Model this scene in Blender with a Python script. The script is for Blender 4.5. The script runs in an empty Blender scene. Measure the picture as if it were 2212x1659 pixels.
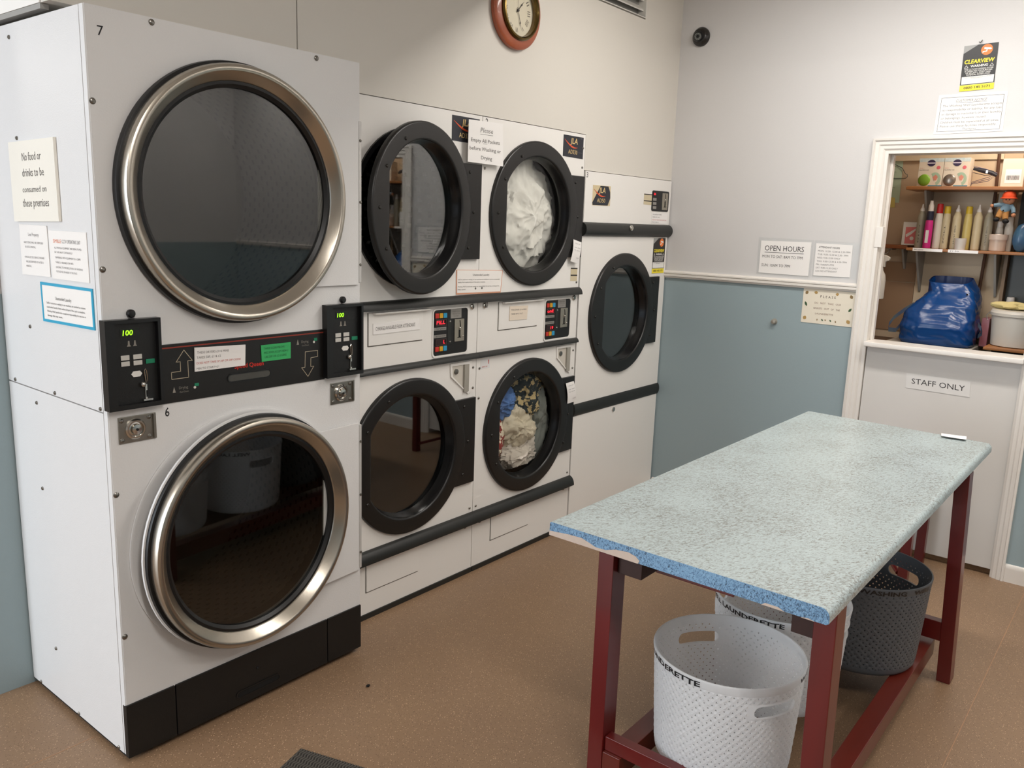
import bpy, bmesh, math, random
from mathutils import Vector, Matrix, noise
R = math.radians; PI = math.pi
S = bpy.context.scene; COL = S.collection
random.seed(7)

# ------------------------------------------------------------------ camera
def setup_camera():
    yaw, pitch, roll, f = 0.8999, -0.1945, 0.0352, 1790.96
    fwd = Vector((math.sin(yaw)*math.cos(pitch), math.cos(yaw)*math.cos(pitch), math.sin(pitch)))
    rt = Vector((math.cos(yaw), -math.sin(yaw), 0)); up = rt.cross(fwd)
    r2 = rt*math.cos(roll) + up*math.sin(roll); u2 = up*math.cos(roll) - rt*math.sin(roll)
    cd = bpy.data.cameras.new('camera'); cam = bpy.data.objects.new('camera', cd); COL.objects.link(cam)
    cd.sensor_fit = 'HORIZONTAL'; cd.sensor_width = 36; cd.lens = f*36/2212; cd.clip_start = 0.02
    m = Matrix((r2, u2, -fwd)).transposed().to_4x4(); m.translation = (-2.8277, -2.4577, 1.6635)
    cam.matrix_world = m; S.camera = cam
setup_camera()

# ------------------------------------------------------------------ world, lamps, exposure
W = bpy.data.worlds.new('world'); S.world = W; W.use_nodes = True
W.node_tree.nodes['Background'].inputs[0].default_value = (0.75, 0.87, 1.0, 1); W.node_tree.nodes['Background'].inputs[1].default_value = 1.0
S.view_settings.view_transform = 'Standard'; S.view_settings.look = 'None'; S.view_settings.gamma = 1; S.view_settings.use_curve_mapping = False
S.view_settings.exposure = 0.0
def area_light(name, loc, size, energy, color, rot=(0, 0, 0), spread=PI):
    l = bpy.data.lights.new(name, 'AREA'); l.shape = 'RECTANGLE'; l.size, l.size_y = size; l.energy = energy; l.color = color; l.spread = spread
    o = bpy.data.objects.new(name, l); COL.objects.link(o); o.location = loc; o.rotation_euler = rot
    return o
WARM = (1.0, 0.955, 0.90); DAY = (0.84, 0.92, 1.0)
area_light('daylight_shop_window', (-6.9, 1.2, 1.55), (7.5, 2.3), 440, DAY, (0, R(-90), 0))        # shop front glazing, faces +x
area_light('tube_light_table', (0.58, -1.75, 3.02), (0.20, 1.9), 44, WARM)
area_light('added_fill_light', (-2.4, -2.8, 3.02), (0.20, 1.9), 54, WARM)  # added fill for the left half and machine fronts, no known fitting
area_light('tube_light_far_side', (1.1, -4.1, 3.02), (1.9, 0.20), 34, WARM)
area_light('tube_light_side_room', (-4.6, 6.4, 3.02), (0.20, 1.9), 45, WARM)
area_light('tube_light_window_side', (-5.3, 0.3, 3.02), (0.20, 1.9), 40, WARM)
area_light('storeroom_lamp', (2.15, -1.7, 2.38), (0.3, 0.3), 6, (1.0, 0.86, 0.72))

# ------------------------------------------------------------------ colour and material helpers
def lin(c):
    if isinstance(c, str):
        c = [int(c[i:i+2], 16)/255 for i in (1, 3, 5)]
        c = [x/12.92 if x <= 0.04045 else ((x+0.055)/1.055)**2.4 for x in c]
    return (c[0], c[1], c[2], 1)
MATS = {}
class NT:
    def __init__(s, m): s.t = m.node_tree; s.n = s.t.nodes
    def new(s, typ, **kw):
        n = s.n.new(typ)
        for k, v in kw.items(): setattr(n, k, v)
        return n
    def link(s, a, b): s.t.links.new(a, b)
def pm(name, color, rough=0.5, metal=0.0, var=0.0, vscale=6.0, bump=0.0, bscale=80.0, stretch=None, color2=None, hard=None, coat=0.0, trans=0.0, alpha=1.0):
    if name in MATS: return MATS[name]
    m = bpy.data.materials.new(name); m.use_nodes = True; nt = NT(m); b = nt.n['Principled BSDF']
    c = lin(color); b.inputs['Base Color'].default_value = c; b.inputs['Roughness'].default_value = rough; b.inputs['Metallic'].default_value = metal
    b.inputs['Coat Weight'].default_value = coat; b.inputs['Coat Roughness'].default_value = 0.1
    b.inputs['Alpha'].default_value = alpha
    if trans: b.inputs['Transmission Weight'].default_value = trans
    vec = None
    if var or bump:
        tc = nt.new('ShaderNodeTexCoord'); vec = tc.outputs['Object']
        if stretch:
            mp = nt.new('ShaderNodeMapping'); mp.inputs['Scale'].default_value = stretch; nt.link(vec, mp.inputs[0]); vec = mp.outputs[0]
    if var:
        n = nt.new('ShaderNodeTexNoise'); n.inputs['Scale'].default_value = vscale; n.inputs['Detail'].default_value = 6; nt.link(vec, n.inputs['Vector'])
        mx = nt.new('ShaderNodeMix', data_type='RGBA'); nt.link(n.outputs['Fac'], mx.inputs['Factor'])
        if hard:
            gt = nt.new('ShaderNodeMath', operation='GREATER_THAN'); gt.inputs[1].default_value = hard; nt.link(n.outputs['Fac'], gt.inputs[0]); nt.link(gt.outputs[0], mx.inputs['Factor'])
        c2 = lin(color2) if color2 else tuple(x*(1-var) for x in c[:3])+(1,)
        mx.inputs['A'].default_value = c; mx.inputs['B'].default_value = c2; nt.link(mx.outputs['Result'], b.inputs['Base Color'])
    if bump:
        n = nt.new('ShaderNodeTexNoise'); n.inputs['Scale'].default_value = bscale; n.inputs['Detail'].default_value = 3; nt.link(vec, n.inputs['Vector'])
        bp = nt.new('ShaderNodeBump'); bp.inputs['Strength'].default_value = bump; bp.inputs['Distance'].default_value = 0.002
        nt.link(n.outputs['Fac'], bp.inputs['Height']); nt.link(bp.outputs[0], b.inputs['Normal'])
    MATS[name] = m
    return m
def emis(name, color, strength):
    m = bpy.data.materials.new(name); m.use_nodes = True; b = m.node_tree.nodes['Principled BSDF']
    b.inputs['Base Color'].default_value = (0.01, 0.01, 0.01, 1); b.inputs['Emission Color'].default_value = lin(color); b.inputs['Emission Strength'].default_value = strength
    return m
def pane_mat(name, tint, ior=1.5, boost=1.0, rough=0.02):
    m = bpy.data.materials.new(name); m.use_nodes = True; nt = NT(m); nt.n.remove(nt.n['Principled BSDF'])
    tr = nt.new('ShaderNodeBsdfTransparent'); tr.inputs[0].default_value = tint
    gl = nt.new('ShaderNodeBsdfGlossy'); gl.inputs['Roughness'].default_value = rough; gl.inputs['Color'].default_value = (1, 1, 1, 1)
    lw = nt.new('ShaderNodeLayerWeight'); lw.inputs['Blend'].default_value = 0.5                     # Schlick reflectance, the same on both faces
    pw = nt.new('ShaderNodeMath', operation='POWER'); pw.inputs[1].default_value = 5; nt.link(lw.outputs['Facing'], pw.inputs[0])
    f0 = ((ior-1)/(ior+1))**2
    ma = nt.new('ShaderNodeMath', operation='MULTIPLY_ADD'); ma.inputs[1].default_value = 1-f0; ma.inputs[2].default_value = f0; nt.link(pw.outputs[0], ma.inputs[0])
    mu = nt.new('ShaderNodeMath', operation='MULTIPLY', use_clamp=True); mu.inputs[1].default_value = boost; nt.link(ma.outputs[0], mu.inputs[0])
    mx = nt.new('ShaderNodeMixShader'); nt.link(mu.outputs[0], mx.inputs[0]); nt.link(tr.outputs[0], mx.inputs[1]); nt.link(gl.outputs[0], mx.inputs[2])
    nt.link(mx.outputs[0], nt.n['Material Output'].inputs[0])
    return m
def speckle(name, base, flecks, rough=0.55, base2=None, bump=0.0):
    """base colour with several layers of small flecks: (voronoi scale, threshold, colour, stretch)"""
    m = bpy.data.materials.new(name); m.use_nodes = True; nt = NT(m); b = nt.n['Principled BSDF']; b.inputs['Roughness'].default_value = rough
    g = nt.new('ShaderNodeNewGeometry'); pos = g.outputs['Position']
    n = nt.new('ShaderNodeTexNoise'); n.inputs['Scale'].default_value = 3.0; n.inputs['Detail'].default_value = 5; nt.link(pos, n.inputs['Vector'])
    mx = nt.new('ShaderNodeMix', data_type='RGBA'); mx.inputs['A'].default_value = lin(base); mx.inputs['B'].default_value = lin(base2 or base); nt.link(n.outputs['Fac'], mx.inputs['Factor'])
    cur = mx.outputs['Result']
    for i, (sc, th, c, st) in enumerate(flecks):
        mp = nt.new('ShaderNodeMapping'); mp.inputs['Scale'].default_value = st; mp.inputs['Rotation'].default_value = (0, 0, 0.5+i*1.1); mp.inputs['Location'].default_value = (i*3.1, i*1.7, 0)
        nt.link(pos, mp.inputs[0])
        v = nt.new('ShaderNodeTexVoronoi'); v.inputs['Scale'].default_value = sc; nt.link(mp.outputs[0], v.inputs['Vector'])
        lt = nt.new('ShaderNodeMath', operation='LESS_THAN'); lt.inputs[1].default_value = th; nt.link(v.outputs['Distance'], lt.inputs[0])
        r = nt.new('ShaderNodeSeparateColor'); nt.link(v.outputs['Color'], r.inputs[0])
        gt = nt.new('ShaderNodeMath', operation='GREATER_THAN'); gt.inputs[1].default_value = 0.45; nt.link(r.outputs[0], gt.inputs[0])
        ml = nt.new('ShaderNodeMath', operation='MULTIPLY'); nt.link(lt.outputs[0], ml.inputs[0]); nt.link(gt.outputs[0], ml.inputs[1])
        ms = nt.new('ShaderNodeMath', operation='MULTIPLY'); nt.link(ml.outputs[0], ms.inputs[0]); ms.inputs[1].default_value = 0.75
        x = nt.new('ShaderNodeMix', data_type='RGBA'); nt.link(ms.outputs[0], x.inputs['Factor']); nt.link(cur, x.inputs['A']); x.inputs['B'].default_value = lin(c); cur = x.outputs['Result']
    nt.link(cur, b.inputs['Base Color'])
    return m
def marble(name, cols, rough=0.35, rot=0.6, scale=(1, 1, 1)):
    """laminate print: short brush-like flecks in several tones"""
    m = bpy.data.materials.new(name); m.use_nodes = True; nt = NT(m); b = nt.n['Principled BSDF']; b.inputs['Roughness'].default_value = rough
    g = nt.new('ShaderNodeNewGeometry')
    mp = nt.new('ShaderNodeMapping'); mp.inputs['Rotation'].default_value = (0, 0, rot); mp.inputs['Scale'].default_value = scale; nt.link(g.outputs['Position'], mp.inputs[0])
    mp2 = nt.new('ShaderNodeMapping'); mp2.inputs['Scale'].default_value = (90, 260, 170); nt.link(mp.outputs[0], mp2.inputs[0])
    n1 = nt.new('ShaderNodeTexNoise'); n1.inputs['Scale'].default_value = 1; n1.inputs['Detail'].default_value = 4; n1.inputs['Distortion'].default_value = 1.2; nt.link(mp2.outputs[0], n1.inputs['Vector'])
    n2 = nt.new('ShaderNodeTexNoise'); n2.inputs['Scale'].default_value = 5; n2.inputs['Detail'].default_value = 5; nt.link(mp.outputs[0], n2.inputs['Vector'])
    ad = nt.new('ShaderNodeMath', operation='MULTIPLY_ADD'); nt.link(n2.outputs['Fac'], ad.inputs[0]); ad.inputs[1].default_value = 0.22; nt.link(n1.outputs['Fac'], ad.inputs[2])
    cr = nt.new('ShaderNodeValToRGB'); nt.link(ad.outputs[0], cr.inputs[0])
    e = cr.color_ramp.elements; e[0].position = cols[0][0]; e[0].color = lin(cols[0][1]); e[1].position = cols[-1][0]; e[1].color = lin(cols[-1][1])
    for p, c in cols[1:-1]: q = e.new(p); q.color = lin(c)
    nt.link(cr.outputs[0], b.inputs['Base Color'])
    return m
def two_tone(name, low, high, zsplit):
    m = bpy.data.materials.new(name); m.use_nodes = True; nt = NT(m); b = nt.n['Principled BSDF']; b.inputs['Roughness'].default_value = 0.55
    g = nt.new('ShaderNodeNewGeometry'); s = nt.new('ShaderNodeSeparateXYZ'); nt.link(g.outputs['Position'], s.inputs[0])
    lt = nt.new('ShaderNodeMath', operation='LESS_THAN'); lt.inputs[1].default_value = zsplit; nt.link(s.outputs['Z'], lt.inputs[0])
    x = nt.new('ShaderNodeMix', data_type='RGBA'); nt.link(lt.outputs[0], x.inputs['Factor']); x.inputs['A'].default_value = lin(high); x.inputs['B'].default_value = lin(low)
    n = nt.new('ShaderNodeTexNoise'); n.inputs['Scale'].default_value = 150; nt.link(g.outputs['Position'], n.inputs['Vector'])
    bp = nt.new('ShaderNodeBump'); bp.inputs['Strength'].default_value = 0.15; bp.inputs['Distance'].default_value = 0.002; nt.link(n.outputs['Fac'], bp.inputs['Height'])
    nt.link(x.outputs['Result'], b.inputs['Base Color']); nt.link(bp.outputs[0], b.inputs['Normal'])
    return m

WHITEPAINT = pm('white_wall_paint', '#dcd8d2', 0.6, bump=0.15, bscale=140)
PANELPAINT = pm('white_panel_paint', '#d9d4cb', 0.45, var=0.04, vscale=1.2, bump=0.1, bscale=60)
TWOTONE = two_tone('two_tone_wall_paint', '#97a8ad', '#d2d0cf', 1.375)
GLOSS = pm('white_gloss_woodwork', '#e6e1da', 0.35, var=0.05, vscale=9, bump=0.15, bscale=40)
ENAMEL = pm('white_enamel', '#dfdedd', 0.30, bump=0.22, bscale=260)
ENAMEL2 = pm('cream_enamel', '#e9e6e1', 0.36, bump=0.08, bscale=220)
BLACK = pm('black_plastic', '#121213', 0.35)
BLACKM = pm('black_matt_enamel', '#0f0f0f', 0.45, bump=0.15, bscale=300)
DOORBLACK = pm('black_satin_door', '#151413', 0.36, bump=0.06, bscale=300)
RUBBER = pm('black_rubber', '#0c0c0d', 0.4)
GAP = pm('dark_gap', '#0a0908', 0.9)
STEEL = pm('brushed_steel', '#b9b2a6', 0.28, 1.0, bump=0.05, bscale=200, stretch=(1, 1, 0.05))
CHROME = pm('chrome', '#c9c6c0', 0.16, 1.0)
ZINC = pm('zinc_plate', '#a8a59d', 0.3, 1.0, var=0.2, vscale=30)
SCREW = pm('screw_metal', '#8d8a84', 0.3, 1.0)
DRUMST = pm('drum_steel', '#8d8b84', 0.5, 0.6)
DRUMDK = pm('dark_drum_lining', '#171614', 0.5, 0.3)
PAPER = pm('white_paper', '#f0edea', 0.6, var=0.02, vscale=4)
PAPERC = pm('laminated_paper', '#f3efea', 0.22)
PAPERI = pm('ivory_card', '#ece4d2', 0.5, var=0.05, vscale=5)
INK = pm('black_ink', '#2a2726', 0.6)
INKG = pm('grey_ink', '#6a6663', 0.6)
INKL = pm('faint_grey_ink', '#8d8988', 0.6)
REDINK = pm('red_ink', '#c8625a', 0.6)
ORANGEINK = pm('orange_ink', '#e8916c', 0.6)
PEN = pm('black_marker', '#141418', 0.5)
CYAN = pm('cyan_tape', '#2aa0c4', 0.4)
SLEEVE = None
REDBR = pm('mahogany_stain', '#701815', 0.34, var=0.5, vscale=7, color2='#3f0c0b', stretch=(1, 1, 0.15), coat=0.3, bump=0.15, bscale=40)
REDBRH = pm('mahogany_stain_long', '#782817', 0.34, var=0.5, vscale=7, color2='#45120d', stretch=(0.12, 1, 1), coat=0.3, bump=0.15, bscale=40)
ENDGRAIN = pm('dark_end_grain', '#3f221a', 0.6, var=0.4, vscale=30)
PINE = pm('varnished_pine', '#b57a45', 0.4, var=0.3, vscale=5, color2='#8f5a2e', stretch=(3, 0.3, 6))
PINEDK = pm('dark_varnished_pine', '#8a4f28', 0.4, var=0.3, vscale=5, stretch=(3, 0.3, 6))

# ------------------------------------------------------------------ mesh builder
class MB:
    def __init__(s): s.v = []; s.f = []
    def add(s, vs, fs):
        o = len(s.v); s.v += [tuple(v) for v in vs]; s.f += [tuple(i+o for i in f) for f in fs]; return s
    def box(s, x0, x1, y0, y1, z0, z1):
        return s.add([(x0, y0, z0), (x1, y0, z0), (x1, y1, z0), (x0, y1, z0), (x0, y0, z1), (x1, y0, z1), (x1, y1, z1), (x0, y1, z1)],
                     [(0, 3, 2, 1), (4, 5, 6, 7), (0, 1, 5, 4), (1, 2, 6, 5), (2, 3, 7, 6), (3, 0, 4, 7)])
    def loops(s, L, cap0=True, cap1=True, closed=True, wrap=False):
        n = len(L[0]); vs = [p for l in L for p in l]; fs = []
        m = len(L)
        for i in range(m if wrap else m-1):
            a, b = i*n, ((i+1) % m)*n
            for j in range(n if closed else n-1):
                k = (j+1) % n; fs.append((a+j, a+k, b+k, b+j))
        if cap0: fs.append(tuple(reversed(range(n))))
        if cap1: fs.append(tuple(range((m-1)*n, m*n)))
        return s.add(vs, fs)
    def prism(s, pts, axis, a, b):
        def P(p, t): return {'x': (t, p[0], p[1]), 'y': (p[0], t, p[1]), 'z': (p[0], p[1], t)}[axis]
        return s.loops([[P(p, a) for p in pts], [P(p, b) for p in pts]])
    def lathe(s, prof, c=(0, 0, 0), axis='z', seg=32, cap0=False, cap1=False, wrap=False):
        L = []
        for r, h in prof:
            l = []
            for i in range(seg):
                t = 2*PI*i/seg; a, b = r*math.cos(t), r*math.sin(t)
                q = {'z': (a, b, h), 'y': (a, h, b), 'x': (h, a, b)}[axis]
                l.append((c[0]+q[0], c[1]+q[1], c[2]+q[2]))
            L.append(l)
        return s.loops(L, cap0, cap1, True, wrap)
    def cyl(s, c, axis, r, a, b, seg=20): return s.lathe([(r, a), (r, b)], c, axis, seg, True, True)
    def tube(s, path, r, seg=8, closed=False):
        P = [Vector(p) for p in path]; L = []; n = len(P)
        ref = None
        for i in range(n):
            t = (P[(i+1) % n]-P[i-1]) if closed else (P[min(i+1, n-1)]-P[max(i-1, 0)])
            t.normalize()
            if ref is None: ref = Vector((0, 0, 1)) if abs(t.z) < 0.9 else Vector((1, 0, 0))
            u = t.cross(ref)
            if u.length < 1e-5: u = t.cross(Vector((0, 1, 0)))
            u.normalize(); w = u.cross(t); ref = w
            rr = r[i] if isinstance(r, (list, tuple)) else r
            L.append([tuple(P[i]+u*rr*math.cos(2*PI*j/seg)+w*rr*math.sin(2*PI*j/seg)) for j in range(seg)])
        return s.loops(L, not closed, not closed, True, closed)
    def ball(s, c, r, seg=16, rings=10, scale=(1, 1, 1)):
        L = []
        for i in range(rings+1):
            t = PI*i/rings; rr = max(math.sin(t), 1e-3)
            L.append([(c[0]+r*scale[0]*rr*math.cos(2*PI*j/seg), c[1]+r*scale[1]*rr*math.sin(2*PI*j/seg), c[2]+r*scale[2]*math.cos(t)) for j in range(seg)])
        return s.loops(L, True, True)
    def plate_hole(s, x0, x1, z0, z1, cx, cz, r, y0, y1, seg=64):
        """flat plate (in xz, from y0 to y1) with a round hole"""
        def sq(t):
            dx, dz = math.cos(t), math.sin(t); k = 1e9
            if dx > 1e-9: k = min(k, (x1-cx)/dx)
            if dx < -1e-9: k = min(k, (x0-cx)/dx)
            if dz > 1e-9: k = min(k, (z1-cz)/dz)
            if dz < -1e-9: k = min(k, (z0-cz)/dz)
            return cx+dx*k, cz+dz*k
        ang = [2*PI*i/seg for i in range(seg)]+[math.atan2(z-cz, x-cx) % (2*PI) for x in (x0, x1) for z in (z0, z1)]
        ang = sorted(set(round(a, 6) for a in ang))
        O = [sq(t) for t in ang]; I = [(cx+r*math.cos(t), cz+r*math.sin(t)) for t in ang]
        return s.loops([[(p[0], y0, p[1]) for p in O], [(p[0], y0, p[1]) for p in I], [(p[0], y1, p[1]) for p in I], [(p[0], y1, p[1]) for p in O]], False, False, True, True)
ORG = {}
def obj(name, mb, m=None, parent=None, bevel=0.0, smooth=True, origin=None, seg=2, kind=None, angle=35, weighted=True):
    me = bpy.data.meshes.new(name); me.from_pydata(mb.v, [], mb.f)
    bm = bmesh.new(); bm.from_mesh(me)
    bmesh.ops.recalc_face_normals(bm, faces=bm.faces)
    if bevel:
        ed = [e for e in bm.edges if len(e.link_faces) == 2 and e.calc_face_angle(0) > R(40)]
        bmesh.ops.bevel(bm, geom=ed, offset=bevel, segments=seg, affect='EDGES', profile=0.5, clamp_overlap=True)
    base = origin if origin is not None else (ORG[parent.name] if parent else None)
    if base is None:
        xs = [v.co for v in bm.verts]
        base = Vector((sum(c.x for c in xs)/len(xs), sum(c.y for c in xs)/len(xs), min(c.z for c in xs)))
    base = Vector(base)
    bmesh.ops.translate(bm, verts=bm.verts, vec=-base)
    bm.to_mesh(me); bm.free()
    if m: me.materials.append(m)
    if smooth: me.shade_smooth(); me.set_sharp_from_angle(angle=R(angle))
    o = bpy.data.objects.new(name, me); COL.objects.link(o); ORG[o.name] = base
    if smooth and weighted:
        w = o.modifiers.new('normals', 'WEIGHTED_NORMAL'); w.keep_sharp = True; w.weight = 80
    if parent: o.parent = parent; o.location = base-ORG[parent.name]
    else: o.location = base
    if kind: o['kind'] = kind
    return o
def tag(o, label, cat, group=None):
    o['label'] = label; o['category'] = cat
    if group: o['group'] = group
    return o
def thing(name, label, cat, loc, group=None):
    o = bpy.data.objects.new(name, None); COL.objects.link(o); o.location = loc; o.empty_display_size = 0.1; ORG[o.name] = Vector(loc)
    return tag(o, label, cat, group)
def struct(name, mb, m, bevel=0.0):
    o = obj(name, mb, m, None, bevel); o['kind'] = 'structure'; return o

# ------------------------------------------------------------------ lettering
TXT = {}
def glyphs(s, shear=0.0, bold=0.0):
    k = (s, shear, bold)
    if k not in TXT:
        cu = bpy.data.curves.new('t', 'FONT'); cu.body = s; cu.size = 1; cu.resolution_u = 2; cu.shear = shear; cu.offset = bold; cu.fill_mode = 'FRONT'
        o = bpy.data.objects.new('t', cu); me = bpy.data.meshes.new_from_object(o)
        TXT[k] = ([v.co[:2] for v in me.vertices], [tuple(p.vertices) for p in me.polygons])
        bpy.data.objects.remove(o); bpy.data.curves.remove(cu); bpy.data.meshes.remove(me)
    return TXT[k]
CAP = 0.70
class Quad:
    """a flat patch given by its corners TL, TR, BR, BL; u runs right, v runs down, n outwards"""
    def __init__(s, a, b, c, d):
        s.c = [Vector(p) for p in (a, b, c, d)]; s.U = s.c[1]-s.c[0]; s.D = s.c[3]-s.c[0]; s.N = s.D.cross(s.U).normalized(); s.asp = s.U.length/s.D.length
    def p(s, u, v, n=0.0): return s.c[0]*(1-u)*(1-v)+s.c[1]*u*(1-v)+s.c[2]*u*v+s.c[3]*(1-u)*v+s.N*n
    def sub(s, u0, v0, u1, v1): return Quad(s.p(u0, v0), s.p(u1, v0), s.p(u1, v1), s.p(u0, v1))
    def slab(s, mb, n0, n1, u0=0, v0=0, u1=1, v1=1):
        q = [(u0, v0), (u1, v0), (u1, v1), (u0, v1)]
        return mb.loops([[s.p(u, v, n0) for u, v in q], [s.p(u, v, n1) for u, v in q]])
    def poly(s, mb, pts, n0, n1): return mb.loops([[s.p(u, v, n0) for u, v in pts], [s.p(u, v, n1) for u, v in pts]])
    def disc(s, mb, u, v, ru, n0, n1, seg=20, k=1.0):
        rv = ru*s.asp*k
        return s.poly(mb, [(u+ru*math.cos(2*PI*i/seg), v+rv*math.sin(2*PI*i/seg)) for i in range(seg)], n0, n1)
    def text(s, mb, t, u0, u1, v, vh, n=0.0012, shear=0.0, bold=0.0, align='L'):
        vs, fs = glyphs(t, shear, bold)
        if not vs: return
        x0 = min(p[0] for p in vs); x1 = max(p[0] for p in vs); ky = vh/CAP
        if u1 is None: kx = ky/s.asp; 
        else: kx = (u1-u0)/(x1-x0)
        if u1 is None and align == 'C': u0 = u0-(x1-x0)*kx/2
        mb.add([s.p(u0+(p[0]-x0)*kx, v-p[1]*ky, n) for p in vs], fs)
    def outline(s, mb, u0, v0, u1, v1, w, n0, n1):
        wu = w; wv = w*s.asp
        for a in ((u0, v0, u1, v0+wv), (u0, v1-wv, u1, v1), (u0, v0+wv, u0+wu, v1-wv), (u1-wu, v0+wv, u1, v1-wv)): s.slab(mb, n0, n1, *a)
def letters(q, lines, m, parent, name='lettering', n=0.0022):
    mb = MB()
    for l in lines:
        kw = l[5] if len(l) > 5 else {}
        q.text(mb, l[0], l[1], l[2], l[3], l[4], n=n, **kw)
    return obj(name, mb, m, parent, smooth=False)
def notice(q, label, m=PAPER, lines=(), ink=INK, thick=0.0016, lift=0.0003, group=None, name='paper_notice'):
    mb = MB(); q.slab(mb, lift, lift+thick)
    o = tag(obj(name, mb, m), label, 'notice', group)
    if lines: letters(q, lines, ink, o, n=lift+thick+0.0004)
    return o
def BQ(X, yz): return Quad(*[(X, y, z) for y, z in yz])
def FQ(Y, xz): return Quad(*[(x, Y, z) for x, z in xz])

# ------------------------------------------------------------------ room shell
XB = 1.732
FLOOR = speckle('speckled_brown_vinyl', '#93775b', [(105, 0.20, '#d9b796', (1, 1.7, 1)), (150, 0.24, '#503a2e', (1, 1.4, 1)), (75, 0.13, '#d2aa88', (1.5, 1, 1))], 0.42, '#876c55')
struct('floor', MB().box(-7.2, 2.75, -5.0, 8.0, -0.06, 0.0), FLOOR)
SEAM = pm('vinyl_weld', '#ab8262', 0.5)
for k, (x0, x1, y) in enumerate([(-6.5, 1.70, -2.094), (-6.5, -1.775, 0.031)]):
    mb = MB().box(x0, x1, y-0.0013, y+0.0013, 0.0, 0.0006)
    o = struct('trim_%d' % (k+5), mb, SEAM)
struct('ceiling', MB().box(-7.2, 2.75, -5.0, 8.0, 3.1, 3.2), WHITEPAINT)
# wall above the machines (boxed out, flush with their fronts); panel joint left of the clock
wl = struct('wall_left', MB().box(-1.772, XB, 0.05, 0.5, 2.197, 3.1).box(-0.84, XB, 0.05, 0.5, 2.112, 2.215).box(0.806, XB, 0.05, 0.5, 1.94, 2.112), PANELPAINT)
obj('panel', MB().box(-1.772, -0.9725, 0.0, 0.048, 2.197, 3.1), PANELPAINT, wl)
mb = MB().prism([(-0.9675, 2.19), (-0.846, 2.19), (-0.846, 2.1045), (0.800, 2.1045), (0.800, 3.1), (-0.9675, 3.1)], 'y', 0.0, 0.048)
obj('panel', mb, PANELPAINT, wl)
mb = MB().prism([(0.803, 1.9295), (XB, 1.9295), (XB, 3.1), (1.318, 3.1), (1.318, 2.752), (0.803, 2.752)], 'y', 0.002, 0.048)
obj('panel', mb, PANELPAINT, wl)
obj('daylit_end_face', MB().box(-1.7755, -1.7725, 0.052, 0.498, 2.197, 3.1), pm('painted_daylight_white', '#f2efe9', 0.5), wl)  # end face of the boxing, whiter colour stands in for daylight on it
obj('joint_strip', MB().box(-0.9725, -0.9675, 0.012, 0.048, 2.2, 3.1), GAP, wl)
struct('trim_1', MB().box(-1.774, -1.752, 0.05, 0.5, 2.182, 2.196), pm('grey_metal_angle', '#a9a9a6', 0.4, 0.5))
struct('wall_behind', MB().box(-1.885, XB, 1.05, 1.12, 0, 3.1), WHITEPAINT)
struct('wall_corner', MB().box(-1.885, -1.70, 0.502, 0.62, 0, 2.2), TWOTONE)
struct('wall_side', MB().box(-1.885, -1.80, 0.62, 7.8, 0, 3.1), TWOTONE)
# back wall with the staff doorway, storeroom behind
mb = MB().box(XB, XB+0.12, -1.212, 0.6, 0, 3.1).box(XB, XB+0.12, -5.0, -1.938, 0, 3.1).box(XB, XB+0.12, -1.938, -1.212, 2.072, 3.1)
struct('wall_back', mb, TWOTONE)
struct('added_shadow_beam', MB().box(0.02, 0.24, -4.9, -0.002, 2.74, 3.1), WHITEPAINT)  # unseen blocker, added to throw the diagonal shadow above the machines
struct('wall_right', MB().box(-7.2, 2.75, -5.0, -4.9, 0, 3.1), TWOTONE)
# shop front: piers and lintel round the glazing
struct('wall_front', MB().box(-7.2, -7.1, -5, 8, 0, 0.4).box(-7.2, -7.1, -5, 8, 2.72, 3.1).box(-7.2, -7.1, -5, -2.6, 0.4, 2.72).box(-7.2, -7.1, 5, 8, 0.4, 2.72), WHITEPAINT)
struct('wall_far', MB().box(-7.2, -1.8, 7.8, 7.9, 0, 3.1), WHITEPAINT)
# dado rail, moulded in three beads
def dado(y0, y1, name):
    prof = [(0, 1.357), (-0.010, 1.357), (-0.012, 1.366), (-0.020, 1.368), (-0.020, 1.378), (-0.016, 1.381), (-0.022, 1.385), (-0.022, 1.392), (-0.012, 1.396), (-0.010, 1.401), (0, 1.401)]
    mb = MB().loops([[(XB+x, y, z) for x, z in prof] for y in (y0, y1)])
    return struct(name, mb, GLOSS)
dado(-1.137, -0.004, 'trim_2'); dado(-4.9, -1.99, 'trim_3')
def skirt(y0, y1, name):
    prof = [(0, 0), (-0.018, 0), (-0.018, 0.068), (-0.012, 0.082), (-0.004, 0.088), (0, 0.088)]
    struct(name, MB().loops([[(XB+x, y, z) for x, z in prof] for y in (y0, y1)]), GLOSS)
skirt(-1.137, -0.01, 'baseboard_back'); skirt(-4.9, -1.990, 'baseboard_back_right')
# door surround: moulded architrave, jambs, stops
arch = [(0.0, 0), (0.0, -0.024), (0.010, -0.026), (0.014, -0.018), (0.030, -0.018), (0.036, -0.012), (0.050, -0.010), (0.056, -0.004), (0.062, 0.0)]
mb = MB()
yl, yr, zt = -1.138, -1.990, 2.134
def corner(d, x, which):
    return {'BL': (XB+x, yl-d, 0.0), 'TL': (XB+x, yl-d, zt-d), 'TR': (XB+x, yr+d, zt-d), 'BR': (XB+x, yr+d, 0.0)}[which]
mb.loops([[corner(d, x, w) for d, x in arch] for w in ('BL', 'TL', 'TR', 'BR')])
dr = struct('door_1', mb, GLOSS)
obj('jamb', MB().box(XB-0.004, XB+0.125, -1.214, -1.198, 0, 2.074), GLOSS, dr)
obj('jamb', MB().box(XB-0.004, XB+0.125, -1.952, -1.936, 0, 2.074), GLOSS, dr)
obj('head_jamb', MB().box(XB-0.004, XB+0.125, -1.936, -1.214, 2.060, 2.074), GLOSS, dr)
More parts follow.
